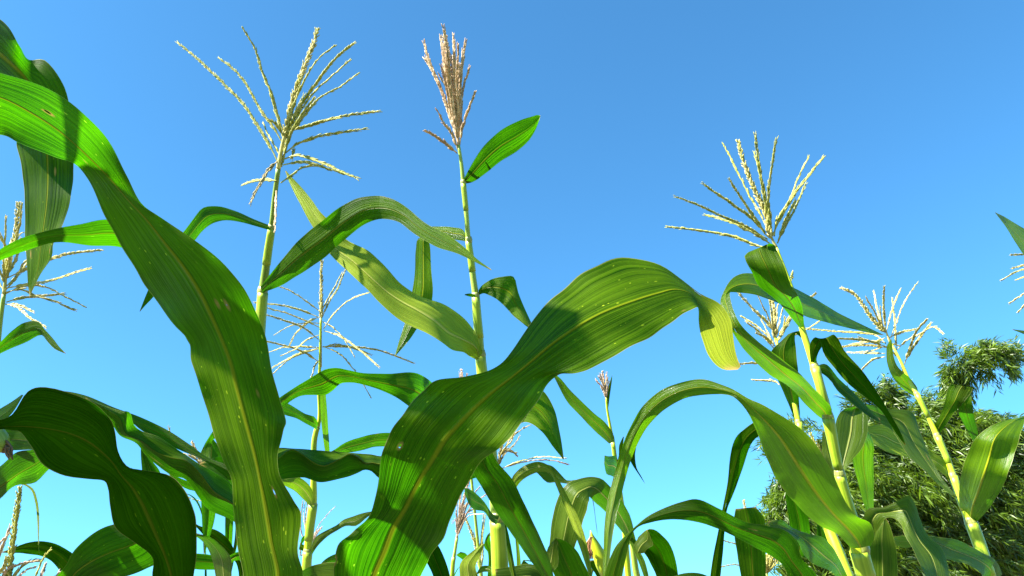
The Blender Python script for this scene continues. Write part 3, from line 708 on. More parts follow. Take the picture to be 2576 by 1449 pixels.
leaf(Cp, [(779, 1276, 791, 1268), (775, 1269, 791, 1256), (759, 1252, 786, 1234), (739, 1234, 770, 1212), (720, 1224, 748, 1199), (700, 1212, 715, 1199), (680, 1200, 690, 1195)], [1.74, 1.65], g=0.5, mat='p', nu=10)
leaf(Cp, [(786, 1393, 780, 1384), (800, 1372, 793, 1352), (824, 1349, 813, 1338), (845, 1336, 846, 1321), (869, 1323, 864, 1307), (895, 1323, 890, 1298), (926, 1299, 918, 1289), (950, 1285, 951, 1284)], [1.74, 1.65], g=[-0.2,0.4,-0.2], mat='b', nu=10)
leaf(Cp, [(772, 1390, 768, 1372), (757, 1384, 758, 1366), (752, 1382, 757, 1358), (760, 1368, 768, 1345), (772, 1350, 774, 1342)], [1.76, 1.8], mat='d', nu=8)
tassel(Cp, 1.75, [(806, 924), (807, 820), (808, 760)], [(807.5, 800), (808, 760), (809, 710), (811, 653)],
       [[(809, 784), (819, 762), (840, 724), (860, 688)], [(810, 799), (829, 757), (849, 724), (868, 681)], [(814, 827), (834, 797), (869, 762), (900, 746), (928, 737)],
        [(804, 783), (769, 757), (731, 732), (690, 717)], [(799, 797), (764, 783), (719, 772), (680, 768), (640, 765)], [(804, 824), (769, 807), (714, 786), (669, 774)], [(804, 813), (769, 812), (736, 818), (691, 841)],
        [(804, 797), (776, 809), (744, 837), (726, 869)], [(801, 854), (769, 829), (719, 809), (665, 793)], [(802, 843), (774, 854), (749, 874), (709, 894)], [(804, 874), (756, 872), (719, 874), (677, 888)],
        [(804, 876), (764, 884), (731, 897), (684, 923)], [(804, 877), (764, 888), (725, 905), (688, 936)], [(804, 912), (774, 892), (731, 874), (668, 858)], [(811, 809), (834, 822), (861, 849), (892, 895)],
        [(814, 832), (851, 843), (894, 872), (951, 919)], [(811, 873), (844, 867), (881, 872), (930, 890)], [(811, 873), (869, 872), (944, 879), (1041, 912)], [(812, 871), (856, 892), (889, 929), (934, 1000)], [(804, 905), (795, 915), (786, 937), (778, 958)]],
       'c', dev=0.1, thick=0.95, stemw=7)

# ================================================================== plant D (right, nearest)
D = plant('nearest corn plant at right with thick yellow stalk, curled top leaf and pale spiky tassel', [1.15, 1.15, 1.2],
          [(2178, 1449, 44), (2160, 1385, 40), (2148, 1330, 32), (2112, 1195, 22), (2098, 1130, 23), (2082, 1050, 25), (2062, 970, 20), (2049, 925, 20), (2034, 880, 17), (2016, 822, 15), (2000, 750, 10), (1975, 680, 8), (1952, 622, 7)],
          M_STALKY, nodes=[(2165, 1380, 40), (2082, 1048, 27), (2049, 925, 22), (2112, 1192, 26)])
leaf(D, [(2140, 1380, 2165, 1378, 2190, 1372), (2126, 1364, 2155, 1360, 2200, 1352), (2107, 1345, 2135, 1335, 2190, 1320), (2057, 1319, 2095, 1292, 2150, 1295), (2012, 1279, 2060, 1250, 2118, 1245), (1972, 1234, 2025, 1200, 2098, 1200), (1942, 1184, 1990, 1145, 2070, 1145),
         (1922, 1139, 1960, 1100, 2030, 1092), (1902, 1084, 1930, 1065, 1975, 1052), (1882, 1040, 1900, 1035, 1922, 1020), (1852, 1004, 1868, 1004, 1880, 1001), (1832, 994, 1845, 980), (1802, 992, 1810, 966), (1762, 994, 1770, 954), (1717, 1004, 1715, 961), (1667, 1034, 1660, 983),
         (1632, 1069, 1617, 1021), (1607, 1109, 1588, 1068), (1588, 1154, 1567, 1116), (1573, 1204, 1547, 1185), (1557, 1269, 1529, 1255), (1543, 1334, 1520, 1320), (1537, 1374, 1518, 1375), (1528, 1449, 1516, 1449), (1520, 1500, 1517, 1500)],
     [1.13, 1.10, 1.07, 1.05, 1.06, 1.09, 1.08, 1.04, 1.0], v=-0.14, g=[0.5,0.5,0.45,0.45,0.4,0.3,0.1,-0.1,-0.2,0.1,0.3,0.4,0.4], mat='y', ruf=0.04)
leaf(D, [(2066, 1053, 2092, 1042), (2055, 1045, 2090, 1026), (2032, 1024, 2074, 1006), (1987, 975, 2045, 975), (1937, 944, 2008, 937), (1902, 912, 1962, 900), (1866, 873, 1900, 854), (1838, 827, 1860, 812), (1817, 779, 1840, 765), (1812, 752, 1835, 737), (1822, 728, 1840, 735),
         (1836, 706, 1856, 736), (1860, 690, 1885, 739), (1905, 690, 1930, 752), (1960, 706, 1972, 769), (2007, 729, 2022, 794), (2062, 759, 2066, 808), (2112, 789, 2112, 820), (2165, 815, 2162, 832), (2222, 842, 2223, 844)],
     [1.15, 1.05, 1.0, 1.08, 1.2, 1.3], v=-0.14, g=[0.45,0.4,0.35,0.2,0.1,0.15], mat='y', ruf=0.03)
leaf(D, [(2010, 824, 2022, 822), (1997, 808, 2021, 800), (1982, 790, 2017, 770), (1952, 755, 2003, 738), (1912, 724, 1988, 715), (1890, 685, 1970, 665), (1874, 650, 1952, 628), (1874, 642, 1945, 615), (1882, 634, 1935, 612), (1895, 650, 1930, 635), (1905, 672, 1925, 665)],
     [1.17, 1.05, 1.02, 1.06], g=[0.05,0.0,0.15,0.5], mat='g', ruf=0.02)
leaf(D, [(2042, 928, 2053, 922), (2037, 895, 2054, 900), (2038, 862, 2062, 880), (2050, 848, 2072, 866), (2062, 858, 2092, 842), (2069, 884, 2104, 848), (2097, 924, 2122, 880), (2137, 969, 2165, 928), (2182, 1004, 2205, 985), (2217, 1034, 2235, 1035), (2245, 1078, 2260, 1078), (2275, 1120, 2278, 1118)],
     [1.16, 1.12, 1.05, 1.05], g=[-0.1,0.1,0.0,0.0,-0.1], mat='d', nu=12)
leaf(D, [(2052, 930, 2054, 920), (2075, 945, 2072, 915), (2110, 987, 2112, 955), (2150, 1021, 2148, 988), (2185, 1048, 2178, 1020), (2213, 1063, 2213, 1054)], [1.18, 1.2], g=[0.0,0.4], mat='g', nu=8)
leaf(D, [(2112, 1195, 2122, 1190), (2106, 1165, 2137, 1164), (2098, 1114, 2167, 1128), (2100, 1074, 2181, 1092), (2107, 1046, 2181, 1050), (2122, 1030, 2178, 1030), (2150, 1024, 2180, 1019), (2170, 1035, 2200, 1022), (2205, 1060, 2235, 1028), (2240, 1080, 2288, 1034), (2287, 1149, 2313, 1084), (2332, 1190, 2340, 1150), (2372, 1230, 2376, 1213), (2407, 1253, 2408, 1250)],
     [1.18, 1.22, 1.28, 1.25, 1.2], v=0.12, g=[0.3,0.35,-0.05,-0.05,0.0], mat='b', ruf=0.02)
leaf(D, [(2190, 1360, 2200, 1345), (2203, 1340, 2186, 1326), (2215, 1320, 2172, 1298), (2226, 1306, 2185, 1279), (2240, 1302, 2220, 1276), (2258, 1310, 2255, 1260), (2268, 1324, 2285, 1246), (2271, 1336, 2298, 1262), (2280, 1355, 2312, 1300), (2293, 1376, 2330, 1342), (2310, 1412, 2372, 1384), (2327, 1449, 2388, 1449), (2340, 1520, 2392, 1520), (2360, 1600, 2370, 1600)],
     [1.15, 1.12, 1.08, 1.05, 1.05], v=0.12, g=[0.3,0.35,0.2,-0.05,-0.05], mat='b', ruf=0.02)
leaf(D, [(2200, 1600, 2225, 1600), (2185, 1520, 2252, 1520), (2183, 1449, 2257, 1449), (2182, 1400, 2256, 1398), (2189, 1350, 2247, 1350), (2210, 1322, 2233, 1312), (2225, 1302, 2226, 1300)], [1.2, 1.2], g=0.25, mat='b')
leaf(D, [(2105, 1208, 2114, 1200), (2080, 1168, 2104, 1170), (2067, 1128, 2090, 1125), (2068, 1085, 2080, 1085)], [1.2, 1.22], g=0.2, mat='b', nu=8)
leaf(D, [(2110, 1200, 2116, 1190), (2150, 1090, 2170, 1070), (2148, 1110, 2195, 1108), (2143, 1150, 2196, 1150), (2156, 1207, 2197, 1210), (2167, 1250, 2197, 1250), (2177, 1283, 2197, 1283), (2186, 1320, 2193, 1320)], [1.2, 1.3, 1.3, 1.3], g=-0.3, mat='y')
tassel(D, 1.2, [(1952, 622), (1942, 602), (1938, 590)], [(1938, 600), (1925, 540), (1892, 465), (1870, 410), (1854, 354)],
       [[(1932, 580), (1912, 540), (1882, 490), (1852, 430), (1817, 361)], [(1925, 585), (1892, 540), (1862, 495), (1837, 454)], [(1925, 590), (1897, 555), (1857, 525), (1812, 492), (1776, 466)],
        [(1930, 602), (1877, 570), (1817, 545), (1762, 520), (1699, 496)], [(1930, 607), (1887, 580), (1832, 555), (1776, 540)], [(1935, 622), (1912, 619), (1852, 597), (1777, 582), (1682, 569)], [(1935, 612), (1902, 590), (1861, 572)],
        [(1940, 592), (1932, 540), (1920, 480), (1910, 415), (1902, 341)], [(1938, 580), (1925, 500), (1910, 435), (1897, 384)], [(1942, 590), (1934, 530), (1932, 485), (1940, 425), (1951, 354)],
        [(1947, 595), (1952, 560), (1987, 500), (2007, 450), (2031, 401)], [(1948, 580), (1967, 540), (1997, 490), (2037, 440), (2073, 395)], [(1955, 612), (1977, 565), (2002, 520), (2028, 464)], [(1957, 605), (1977, 550), (2001, 502)], [(1990, 706), (1990, 695), (1992, 682)]],
       'g', smat='c', dev=0.08, thick=1.0, stemw=8)

# plant E, just behind D
E = plant('corn plant close behind the nearest right one, its pale tassel half hidden by leaves', [1.35, 1.5],
          [(2140, 1470, 30), (2120, 1420, 29), (2100, 1370, 28), (2082, 1325, 26), (2040, 1190, 20), (2008, 1062, 14), (1990, 980, 11), (1962, 890, 8), (1950, 850, 7)],
          M_STALKY, nodes=[(2007, 1062, 15)])
leaf(E, [(2000, 1064, 2012, 1062), (1997, 1054, 2012, 1048), (1986, 1024, 2010, 1020), (1962, 969, 2008, 965), (1942, 920, 2006, 920), (1940, 882, 2002, 880), (1962, 860, 1999, 845), (1992, 836, 2009, 832), (2015, 850, 2024, 836), (2035, 890, 2040, 870)], [1.48, 1.4, 1.4], g=[-0.05,0.0,0.1], mat='g')
leaf(E, [(2040, 1195, 2045, 1180), (1985, 1150, 1990, 1110), (1912, 1095, 1902, 1060), (1888, 1118, 1868, 1082), (1872, 1165, 1846, 1108), (1860, 1200, 1836, 1150), (1843, 1245, 1830, 1210), (1828, 1284, 1817, 1279), (1822, 1339, 1806, 1336), (1817, 1400, 1793, 1400), (1812, 1449, 1786, 1449), (1800, 1520, 1785, 1520)],
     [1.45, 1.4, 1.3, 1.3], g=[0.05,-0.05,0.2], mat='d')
leaf(E, [(2050, 1240, 2055, 1225), (2040, 1400, 2045, 1400), (1995, 1400, 2037, 1400), (1990, 1345, 2038, 1345), (1983, 1300, 2031, 1295), (1975, 1240, 2006, 1240), (1970, 1180, 1975, 1180)], [1.45, 1.4], g=-0.2, mat='g')
leaf(E, [(2115, 1480, 2137, 1462), (2090, 1437, 2112, 1408), (2050, 1420, 2093, 1375), (2022, 1396, 2065, 1350), (2008, 1366, 2035, 1343), (1985, 1342, 1993, 1328), (1950, 1332, 1962, 1307), (1930, 1318, 1933, 1311)], [1.34, 1.25, 1.2], v=0.12, g=[0.3,0.4], mat='b', ruf=0.02)
tassel(E, 1.5, [(1950, 860), (1949, 845)], [(1949, 850), (1947, 810), (1943, 770), (1935, 745)],
       [[(1947, 839), (1932, 814), (1897, 779), (1859, 736)], [(1947, 840), (1932, 799), (1910, 748)], [(1945, 850), (1942, 814), (1934, 758)], [(1948, 850), (1952, 819), (1958, 768)], [(1945, 870), (1937, 854), (1907, 824), (1864, 799)], [(1945, 875), (1912, 839), (1876, 811)],
        [(1950, 860), (1972, 829), (1988, 803)], [(1948, 855), (1960, 810), (1968, 772)], [(1955, 890), (1987, 850), (2027, 828), (2058, 808)], [(1960, 900), (1913, 912), (1886, 913), (1856, 917)], [(1960, 968), (1955, 964), (1927, 959), (1899, 958)], [(1950, 860), (2000, 780), (2052, 738)],
        [(1948, 870), (1925, 850), (1900, 838)], [(1946, 865), (1930, 835), (1915, 805)], [(1950, 865), (1965, 840), (1972, 800)]], 'c', dev=0.08, thick=1.1, stemw=7)

# plant N: wide arching leaf at bottom right of centre
N = plant('short corn plant at bottom right whose leaf droops in front of the tall curved blade', 1.0,
          [(2050, 1700, 36), (2048, 1560, 34)], M_STALK)
leaf(N, [(2020, 1580, 2065, 1580), (2000, 1500, 2065, 1490), (1982, 1449, 2052, 1444), (1962, 1414, 2017, 1405), (1935, 1396, 2003, 1362), (1912, 1384, 1982, 1338), (1875, 1364, 1927, 1322), (1837, 1344, 1878, 1314), (1800, 1328, 1812, 1281), (1767, 1317, 1760, 1257), (1712, 1307, 1715, 1262), (1668, 1308, 1663, 1281), (1637, 1314, 1628, 1299), (1607, 1324, 1602, 1320),
         (1592, 1338, 1584, 1336), (1582, 1369, 1552, 1369), (1572, 1414, 1532, 1409), (1565, 1449, 1519, 1449), (1562, 1520, 1515, 1520)],
     [1.0, 0.98, 0.95, 0.95, 0.95], g=[-0.05,-0.1,-0.15,0.2,0.45], mat='g', ruf=0.03)
leaf(N, [(1900, 1600, 1930, 1600), (1870, 1520, 1925, 1520), (1863, 1449, 1926, 1449), (1855, 1400, 1926, 1400), (1847, 1350, 1925, 1340), (1845, 1310, 1920, 1300), (1850, 1280, 1900, 1275)], [1.25, 1.25], g=0.05, mat='g')
leaf(N, [(1690, 1600, 1710, 1590), (1690, 1475, 1690, 1452), (1740, 1465, 1740, 1440), (1780, 1475, 1776, 1447), (1820, 1500, 1822, 1490)], [1.1, 1.1], g=-0.1, mat='g')

# ================================================================== plant H (right)
H = plant('leaning corn plant before the bamboo with bushy cream tassel and broad pointed leaf', [1.5, 1.6, 1.7],
          [(2488, 1449, 28), (2470, 1390, 28), (2442, 1314, 26), (2415, 1250, 19), (2397, 1198, 17), (2380, 1150, 14), (2357, 1098, 15), (2335, 1050, 11), (2305, 990, 11), (2288, 960, 8), (2268, 915, 7), (2250, 880, 6), (2238, 860, 6)],
          M_STALKY, nodes=[(2442, 1314, 29), (2396, 1198, 19), (2356, 1097, 16), (2305, 991, 12)])
leaf(H, [(2298, 997, 2309, 990), (2278, 984, 2306, 975), (2264, 972, 2292, 955), (2239, 939, 2270, 935), (2230, 909, 2256, 920), (2229, 885, 2247, 895), (2231, 868, 2244, 870), (2240, 853, 2242, 853)], [1.68, 1.6], g=[0.2,0.4], mat='y', nu=10)
leaf(H, [(2347, 1092, 2362, 1092), (2348, 1075, 2375, 1075), (2366, 1040, 2398, 1040), (2378, 1005, 2425, 1010), (2388, 970, 2443, 985), (2396, 966, 2446, 976), (2405, 985, 2444, 985), (2410, 1035, 2445, 1020), (2420, 1060, 2450, 1050), (2435, 1088, 2459, 1087), (2455, 1120, 2462, 1118)],
     [1.62, 1.55, 1.55, 1.65], g=[0.25,0.3,0.0,0.4], mat='g', nu=10)
leaf(H, [(2388, 1206, 2402, 1192), (2352, 1178, 2376, 1158), (2310, 1160, 2337, 1132), (2272, 1148, 2300, 1102), (2237, 1139, 2265, 1085), (2205, 1122, 2225, 1067), (2183, 1108, 2183, 1073), (2160, 1095, 2160, 1080)], [1.58, 1.5], v=0.1, g=0.55, mat='p')
leaf(H, [(2424, 1313, 2440, 1316, 2456, 1313), (2414, 1272, 2444, 1277, 2486, 1280), (2411, 1240, 2457, 1242, 2515, 1236), (2418, 1190, 2472, 1198, 2537, 1185), (2434, 1137, 2489, 1145, 2554, 1133), (2460, 1095, 2502, 1102, 2566, 1092), (2505, 1065, 2530, 1072, 2575, 1068), (2552, 1052, 2582, 1050), (2600, 1045, 2610, 1050)],
     [1.55, 1.42, 1.4, 1.45], v=-0.16, g=[0.35,0.4,0.35], mat='y', ruf=0.03)
leaf(H, [(2485, 1475, 2520, 1445), (2470, 1446, 2506, 1412), (2434, 1420, 2470, 1390), (2400, 1411, 2440, 1373), (2372, 1402, 2405, 1357), (2345, 1378, 2365, 1352), (2325, 1354, 2330, 1348)], [1.5, 1.42], v=0.12, g=0.25, mat='b', ruf=0.02)
leaf(H, [(2330, 1450, 2340, 1420), (2315, 1372, 2318, 1345), (2278, 1378, 2280, 1346), (2255, 1372, 2258, 1348), (2240, 1362, 2242, 1352)], [1.5, 1.45], g=0.4, mat='p', nu=8)
tassel(H, 1.7, [(2238, 860), (2232, 845), (2228, 832)], [(2225, 835), (2194, 802), (2171, 769), (2151, 744), (2115, 726)],
       [[(2219, 829), (2199, 784), (2178, 747)], [(2221, 832), (2209, 787), (2198, 735)], [(2227, 832), (2222, 757), (2224, 720)], [(2229, 834), (2246, 769), (2262, 728)], [(2240, 850), (2254, 809), (2269, 772), (2290, 735), (2305, 714)],
        [(2254, 884), (2251, 812), (2245, 753)], [(2219, 842), (2156, 837), (2086, 833), (2030, 828)], [(2229, 872), (2181, 857), (2105, 851)], [(2228, 862), (2194, 859), (2151, 864), (2120, 872)], [(2229, 874), (2181, 868), (2122, 872)],
        [(2226, 889), (2181, 888), (2133, 887)], [(2226, 897), (2196, 904), (2168, 930)], [(2236, 849), (2269, 834), (2300, 826)], [(2256, 879), (2276, 859), (2306, 842), (2344, 823), (2367, 840)], [(2274, 917), (2289, 874), (2306, 832), (2332, 803)],
        [(2276, 909), (2294, 879), (2319, 842), (2342, 813)], [(2228, 865), (2205, 845), (2191, 837)], [(2236, 868), (2250, 866), (2262, 870)], [(2225, 850), (2200, 860), (2160, 850)], [(2228, 870), (2195, 880), (2165, 882)],
        [(2240, 880), (2262, 905), (2270, 940)], [(2226, 838), (2215, 800), (2212, 770)]], 'c', dev=0.12, thick=1.15, stemw=7)

# ================================================================== far right edge
O = plant('corn plant cut off by the right edge with torn leaf tip and thin straw branches', 1.6,
          [(2700, 1449, 24), (2680, 1000, 18), (2650, 760, 10)], M_STALKY)
leaf(O, [(2668, 860, 2672, 850), (2640, 740, 2650, 680), (2575, 642, 2577, 576), (2550, 605, 2550, 560), (2530, 572, 2527, 546), (2502, 535, 2503, 534)], [1.62, 1.52, 1.44], g=0.55, mat='p', nu=10)
leaf(O, [(2680, 960, 2685, 950), (2620, 860, 2625, 840), (2578, 842, 2578, 832), (2545, 829, 2546, 828)], [1.6, 1.5], g=0.3, mat='b', nu=8)
tassel(O, 1.6, [(2650, 760), (2640, 720), (2636, 690)], [(2640, 720), (2630, 600), (2625, 560)],
       [[(2640, 680), (2600, 645), (2542, 641)], [(2640, 690), (2590, 665), (2545, 675)], [(2640, 700), (2580, 680), (2520, 707)], [(2640, 720), (2585, 735), (2540, 763)], [(2640, 730), (2600, 745), (2558, 784)], [(2640, 710), (2600, 690), (2560, 700)]], 'c', dev=0.05)

# ================================================================== middle distance
I = plant('far slim corn plant right of centre with a small pink tassel just opening', [2.1, 2.1],
          [(1580, 1449, 16), (1565, 1280, 13), (1552, 1190, 11), (1546, 1150, 10), (1541, 1112, 9), (1534, 1070, 7), (1527, 1030, 6), (1524, 1000, 5)], M_STALKY, nodes=[(1541, 1112, 10)])
leaf(I, [(1532, 1116, 1546, 1109), (1525, 1110, 1545, 1100), (1502, 1090, 1528, 1070), (1462, 1049, 1488, 1034), (1422, 1004, 1433, 980), (1400, 962, 1405, 948), (1390, 942, 1392, 940)], [2.08, 2.0], g=0.35, mat='y', nu=10)
leaf(I, [(1550, 1205, 1556, 1165), (1540, 1198, 1549, 1147), (1525, 1192, 1532, 1148), (1519, 1166, 1520, 1145)], [2.1, 2.0], g=0.2, mat='b', nu=8)
leaf(I, [(1549, 1170, 1552, 1160), (1570, 1130, 1585, 1105), (1580, 1145, 1600, 1113), (1585, 1160, 1597, 1142), (1597, 1180, 1601, 1177), (1610, 1199, 1612, 1197), (1622, 1217, 1622, 1216)], [2.1, 2.05], g=0.0, mat='d', nu=8)
leaf(I, [(1549, 1170, 1556, 1165), (1556, 1145, 1566, 1140), (1557, 1120, 1567, 1116), (1567, 1098, 1569, 1098)], [2.1, 2.12], g=0.1, mat='d', nu=8)
leaf(I, [(1524, 1035, 1529, 1030), (1528, 990, 1535, 985), (1534, 960, 1539, 955), (1539, 944, 1540, 943)], [2.1, 2.1], g=0.0, mat='g', nu=6)
tassel(I, 2.1, [(1524, 1005), (1522, 985), (1520, 970)], [(1523, 1000), (1520, 970), (1517, 938)],
       [[(1523, 1000), (1515, 965), (1505, 945)], [(1522, 995), (1510, 970), (1499, 955)], [(1524, 995), (1524, 965), (1526, 942)], [(1524, 1000), (1528, 970), (1530, 950)], [(1523, 990), (1516, 965), (1510, 940)], [(1523, 990), (1512, 970), (1502, 962)], [(1524, 1020), (1527, 990), (1534, 965)]], 'p', dev=0.03, size=1.1, stemw=5)

X = plant('corn plant hidden behind the centre stalk, brown tassel branches reaching right', [1.8, 1.8],
          [(1262, 1449, 18), (1258, 1250, 12), (1254, 1180, 9)], M_STALK)
tassel(X, 1.8, [(1254, 1180), (1254, 1160)], [(1254, 1170), (1262, 1120), (1275, 1080)],
       [['d', (1260, 1160), (1287, 1099), (1310, 1082), (1333, 1069)], ['c', (1256, 1182), (1290, 1166), (1330, 1154), (1362, 1149), (1423, 1153)], ['b', (1256, 1180), (1292, 1168), (1352, 1157), (1400, 1160), (1428, 1169)],
        ['d', (1256, 1165), (1270, 1140), (1290, 1120), (1305, 1098)], ['d', (1256, 1150), (1275, 1130), (1301, 1148)], ['c', (1254, 1150), (1268, 1130), (1285, 1110), (1292, 1090)], ['d', (1258, 1130), (1280, 1135), (1298, 1140)]], 'd', dev=0.06)

Z = plant('corn plant with a folded leaf hanging like a pale curtain and one small ear', [1.5, 1.5],
          [(1612, 1480, 18), (1602, 1449, 17), (1594, 1400, 15), (1588, 1350, 13), (1584, 1320, 11)], M_STALKP)
leaf(Z, [(1585, 1375, 1592, 1365), (1567, 1342, 1593, 1331), (1547, 1317, 1583, 1294), (1525, 1290, 1562, 1257), (1500, 1267, 1532, 1222), (1485, 1252, 1508, 1202), (1482, 1250, 1487, 1199), (1482, 1256, 1460, 1203), (1480, 1264, 1427, 1216), (1476, 1282, 1400, 1262), (1467, 1307, 1389, 1304), (1458, 1340, 1384, 1340), (1447, 1372, 1381, 1380), (1430, 1420, 1385, 1425), (1405, 1460, 1400, 1460)],
     [1.5, 1.4, 1.35, 1.35, 1.38], v=-0.1, g=[0.0,-0.05,0.4,0.25,0.1], mat='b', ruf=0.02)
leaf(Z, [(1590, 1380, 1598, 1370), (1575, 1348, 1592, 1333), (1600, 1400, 1606, 1380), (1612, 1430, 1622, 1412), (1622, 1460, 1632, 1450)], [1.5, 1.45], g=0.3, mat='g', nu=8)
leaf(Z, [(1665, 1620, 1690, 1620), (1660, 1520, 1708, 1520), (1650, 1449, 1705, 1449), (1635, 1415, 1697, 1400), (1624, 1396, 1682, 1364), (1608, 1375, 1666, 1348), (1604, 1352, 1645, 1332), (1622, 1335, 1634, 1330)], [1.45, 1.35], v=-0.15, g=[0.0,-0.05], mat='d')
leaf(Z, [(1600, 1395, 1606, 1390), (1595, 1380, 1615, 1392), (1603, 1356, 1628, 1380), (1612, 1345, 1642, 1372), (1626, 1332, 1632, 1340)], [1.34, 1.32], g=0.4, mat='b', nu=8)
# a small ear: husk leaves round the cob and a tuft of silk
ez = at(np.array([1530, 1516, 1504, 1494, 1488, 1485]), np.array([1450, 1418, 1390, 1366, 1348, 1334]), np.full(6, 1.42))
V, F, UV = tube_data(ez, [0.012, 0.0135, 0.0115, 0.008, 0.0035, 0.0008], 14)
ear = mesh_obj('ear_husk', V, F, M_STALKY, Z, ORG[Z.name], UV)
for (a, b) in (((1512, 1430), (1486, 1338)), ((1498, 1425), (1480, 1350))):
    pass
k = NT('silk_reddish'); g_ = k.new('TexCoord'); n_ = k.noise(g_.outputs['Object'], 60.0, 2.0)
p = k.new('BsdfPrincipled'); k.link(k.mix(n_, col(0.16, 0.05, 0.02), col(0.45, 0.22, 0.09)), p.inputs['Base Color']); p.inputs['Roughness'].default_value = 0.6
k.link(p.outputs[0], k.out.inputs[0]); M_SILK2 = k.m
Vs = []; Fs = []
for q in range(70):
    a = rng.uniform(-1, 1)
    pts = [(1487 + rng.uniform(-3, 3), 1350), (1482 + a * 5, 1362), (1479 + a * 7, 1380), (1482 + a * 9, 1395 + rng.uniform(-8, 12))]
    PP = px_curve(pts, 1.40, rng.uniform(-0.012, 0.012), 3)
    v_, f_, _ = tube_data(PP, np.linspace(0.0009, 0.0006, len(PP)), 4)
    off = len(Vs); Vs += list(v_); Fs += [tuple(i + off for i in f) for f in f_]
mesh_obj('silk', Vs, Fs, M_SILK2, ear, ORG[Z.name])

Y = plant('short corn plant at bottom centre with an arched leaf falling like a pale strap', 1.3,
          [(1330, 1700, 34), (1318, 1530, 30)], M_STALK)
leaf(Y, [(1300, 1540, 1320, 1540), (1290, 1320, 1290, 1300), (1278, 1270, 1272, 1250), (1292, 1248, 1282, 1222), (1300, 1224, 1290, 1197), (1317, 1205, 1308, 1178), (1340, 1192, 1330, 1166), (1362, 1186, 1355, 1161), (1384, 1192, 1380, 1171), (1397, 1218, 1400, 1199), (1417, 1269, 1426, 1245), (1437, 1319, 1450, 1292), (1457, 1374, 1470, 1345), (1474, 1425, 1484, 1410), (1490, 1475, 1492, 1470)],
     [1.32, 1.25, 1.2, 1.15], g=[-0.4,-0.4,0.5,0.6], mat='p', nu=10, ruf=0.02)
leaf(Y, [(1470, 1540, 1470, 1500), (1500, 1330, 1500, 1320), (1458, 1213, 1458, 1206), (1428, 1217, 1426, 1208), (1399, 1213, 1412, 1195), (1376, 1214, 1396, 1178), (1352, 1191, 1380, 1169), (1335, 1180, 1345, 1166)], [1.55, 1.5], g=0.3, mat='b', nu=10)
leaf(Y, [(1400, 1600, 1440, 1600), (1398, 1520, 1488, 1520), (1394, 1449, 1482, 1449), (1380, 1410, 1464, 1410), (1375, 1388, 1448, 1383), (1384, 1368, 1424, 1362), (1397, 1354, 1400, 1352)], [1.25, 1.2], g=-0.05, mat='g')
leaf(Y, [(1372, 1430, 1385, 1440), (1368, 1405, 1402, 1425), (1374, 1388, 1404, 1392), (1384, 1368, 1400, 1368), (1396, 1354, 1398, 1353)], [1.19, 1.17], g=0.4, mat='b', nu=8)
leaf(Y, [(1375, 1560, 1400, 1540), (1370, 1500, 1400, 1470), (1340, 1480, 1345, 1421), (1290, 1480, 1290, 1424), (1250, 1470, 1245, 1432)], [1.2, 1.15], v=0.1, g=0.3, mat='b')
leaf(Y, [(1330, 1440, 1345, 1430), (1318, 1425, 1332, 1420), (1310, 1420, 1316, 1408), (1325, 1408, 1338, 1414), (1350, 1418, 1352, 1420)], [1.3, 1.3], g=-0.3, mat='g', nu=8)
leaf(Y, [(1500, 1600, 1530, 1600), (1503, 1520, 1540, 1520), (1500, 1449, 1533, 1449), (1484, 1424, 1520, 1415), (1478, 1410, 1500, 1408)], [1.45, 1.45], g=0.0, mat='d', nu=8)

T = plant('short corn plant at bottom left of centre with grey green leaf backs just in view', 1.2,
          [(800, 1700, 34), (795, 1530, 30)], M_STALK)
leaf(T, [(790, 1560, 800, 1540), (752, 1510, 745, 1450), (790, 1510, 775, 1427), (840, 1520, 820, 1416), (880, 1530, 880, 1415), (930, 1540, 925, 1440)], [1.2, 1.1], v=0.1, g=0.3, mat='b')
leaf(T, [(800, 1540, 805, 1530), (812, 1425, 812, 1412), (825, 1420, 825, 1402), (845, 1420, 845, 1393), (880, 1420, 880, 1400)], [1.3, 1.25], g=-0.2, mat='g', nu=8)

U = plant('far corn plant left of the centre stalk with an upright pinkish tassel', [2.2, 2.2],
          [(1135, 1500, 11), (1137, 1449, 10), (1140, 1410, 9), (1144, 1387, 8), (1149, 1352, 8)], M_STALKP, nodes=[(1141, 1405, 10)])
leaf(U, [(1137, 1460, 1140, 1455), (1150, 1430, 1156, 1425), (1176, 1405, 1168, 1412), (1170, 1391, 1152, 1400), (1158, 1388, 1146, 1396)], [2.2, 2.15], g=-0.1, mat='g', nu=8)
ub = []
for (x, y) in ((1186, 1199), (1204, 1222), (1221, 1242), (1159, 1237), (1169, 1249), (1139, 1312), (1216, 1292), (1150, 1260), (1178, 1225), (1195, 1255), (1205, 1275), (1163, 1215), (1145, 1285), (1190, 1290), (1175, 1270)):
    ub.append([(1149, 1352), (1150 + (x - 1150) * 0.15, 1325), (1150 + (x - 1150) * 0.5, 1290 + (y - 1290) * 0.5 + 5), (x, y)])
tassel(U, 2.2, [(1149, 1352), (1150, 1335)], [(1150, 1345), (1160, 1290), (1172, 1235), (1180, 1205)], ub, 'p', smat='p', dev=0.1, thick=1.1, stemw=7)

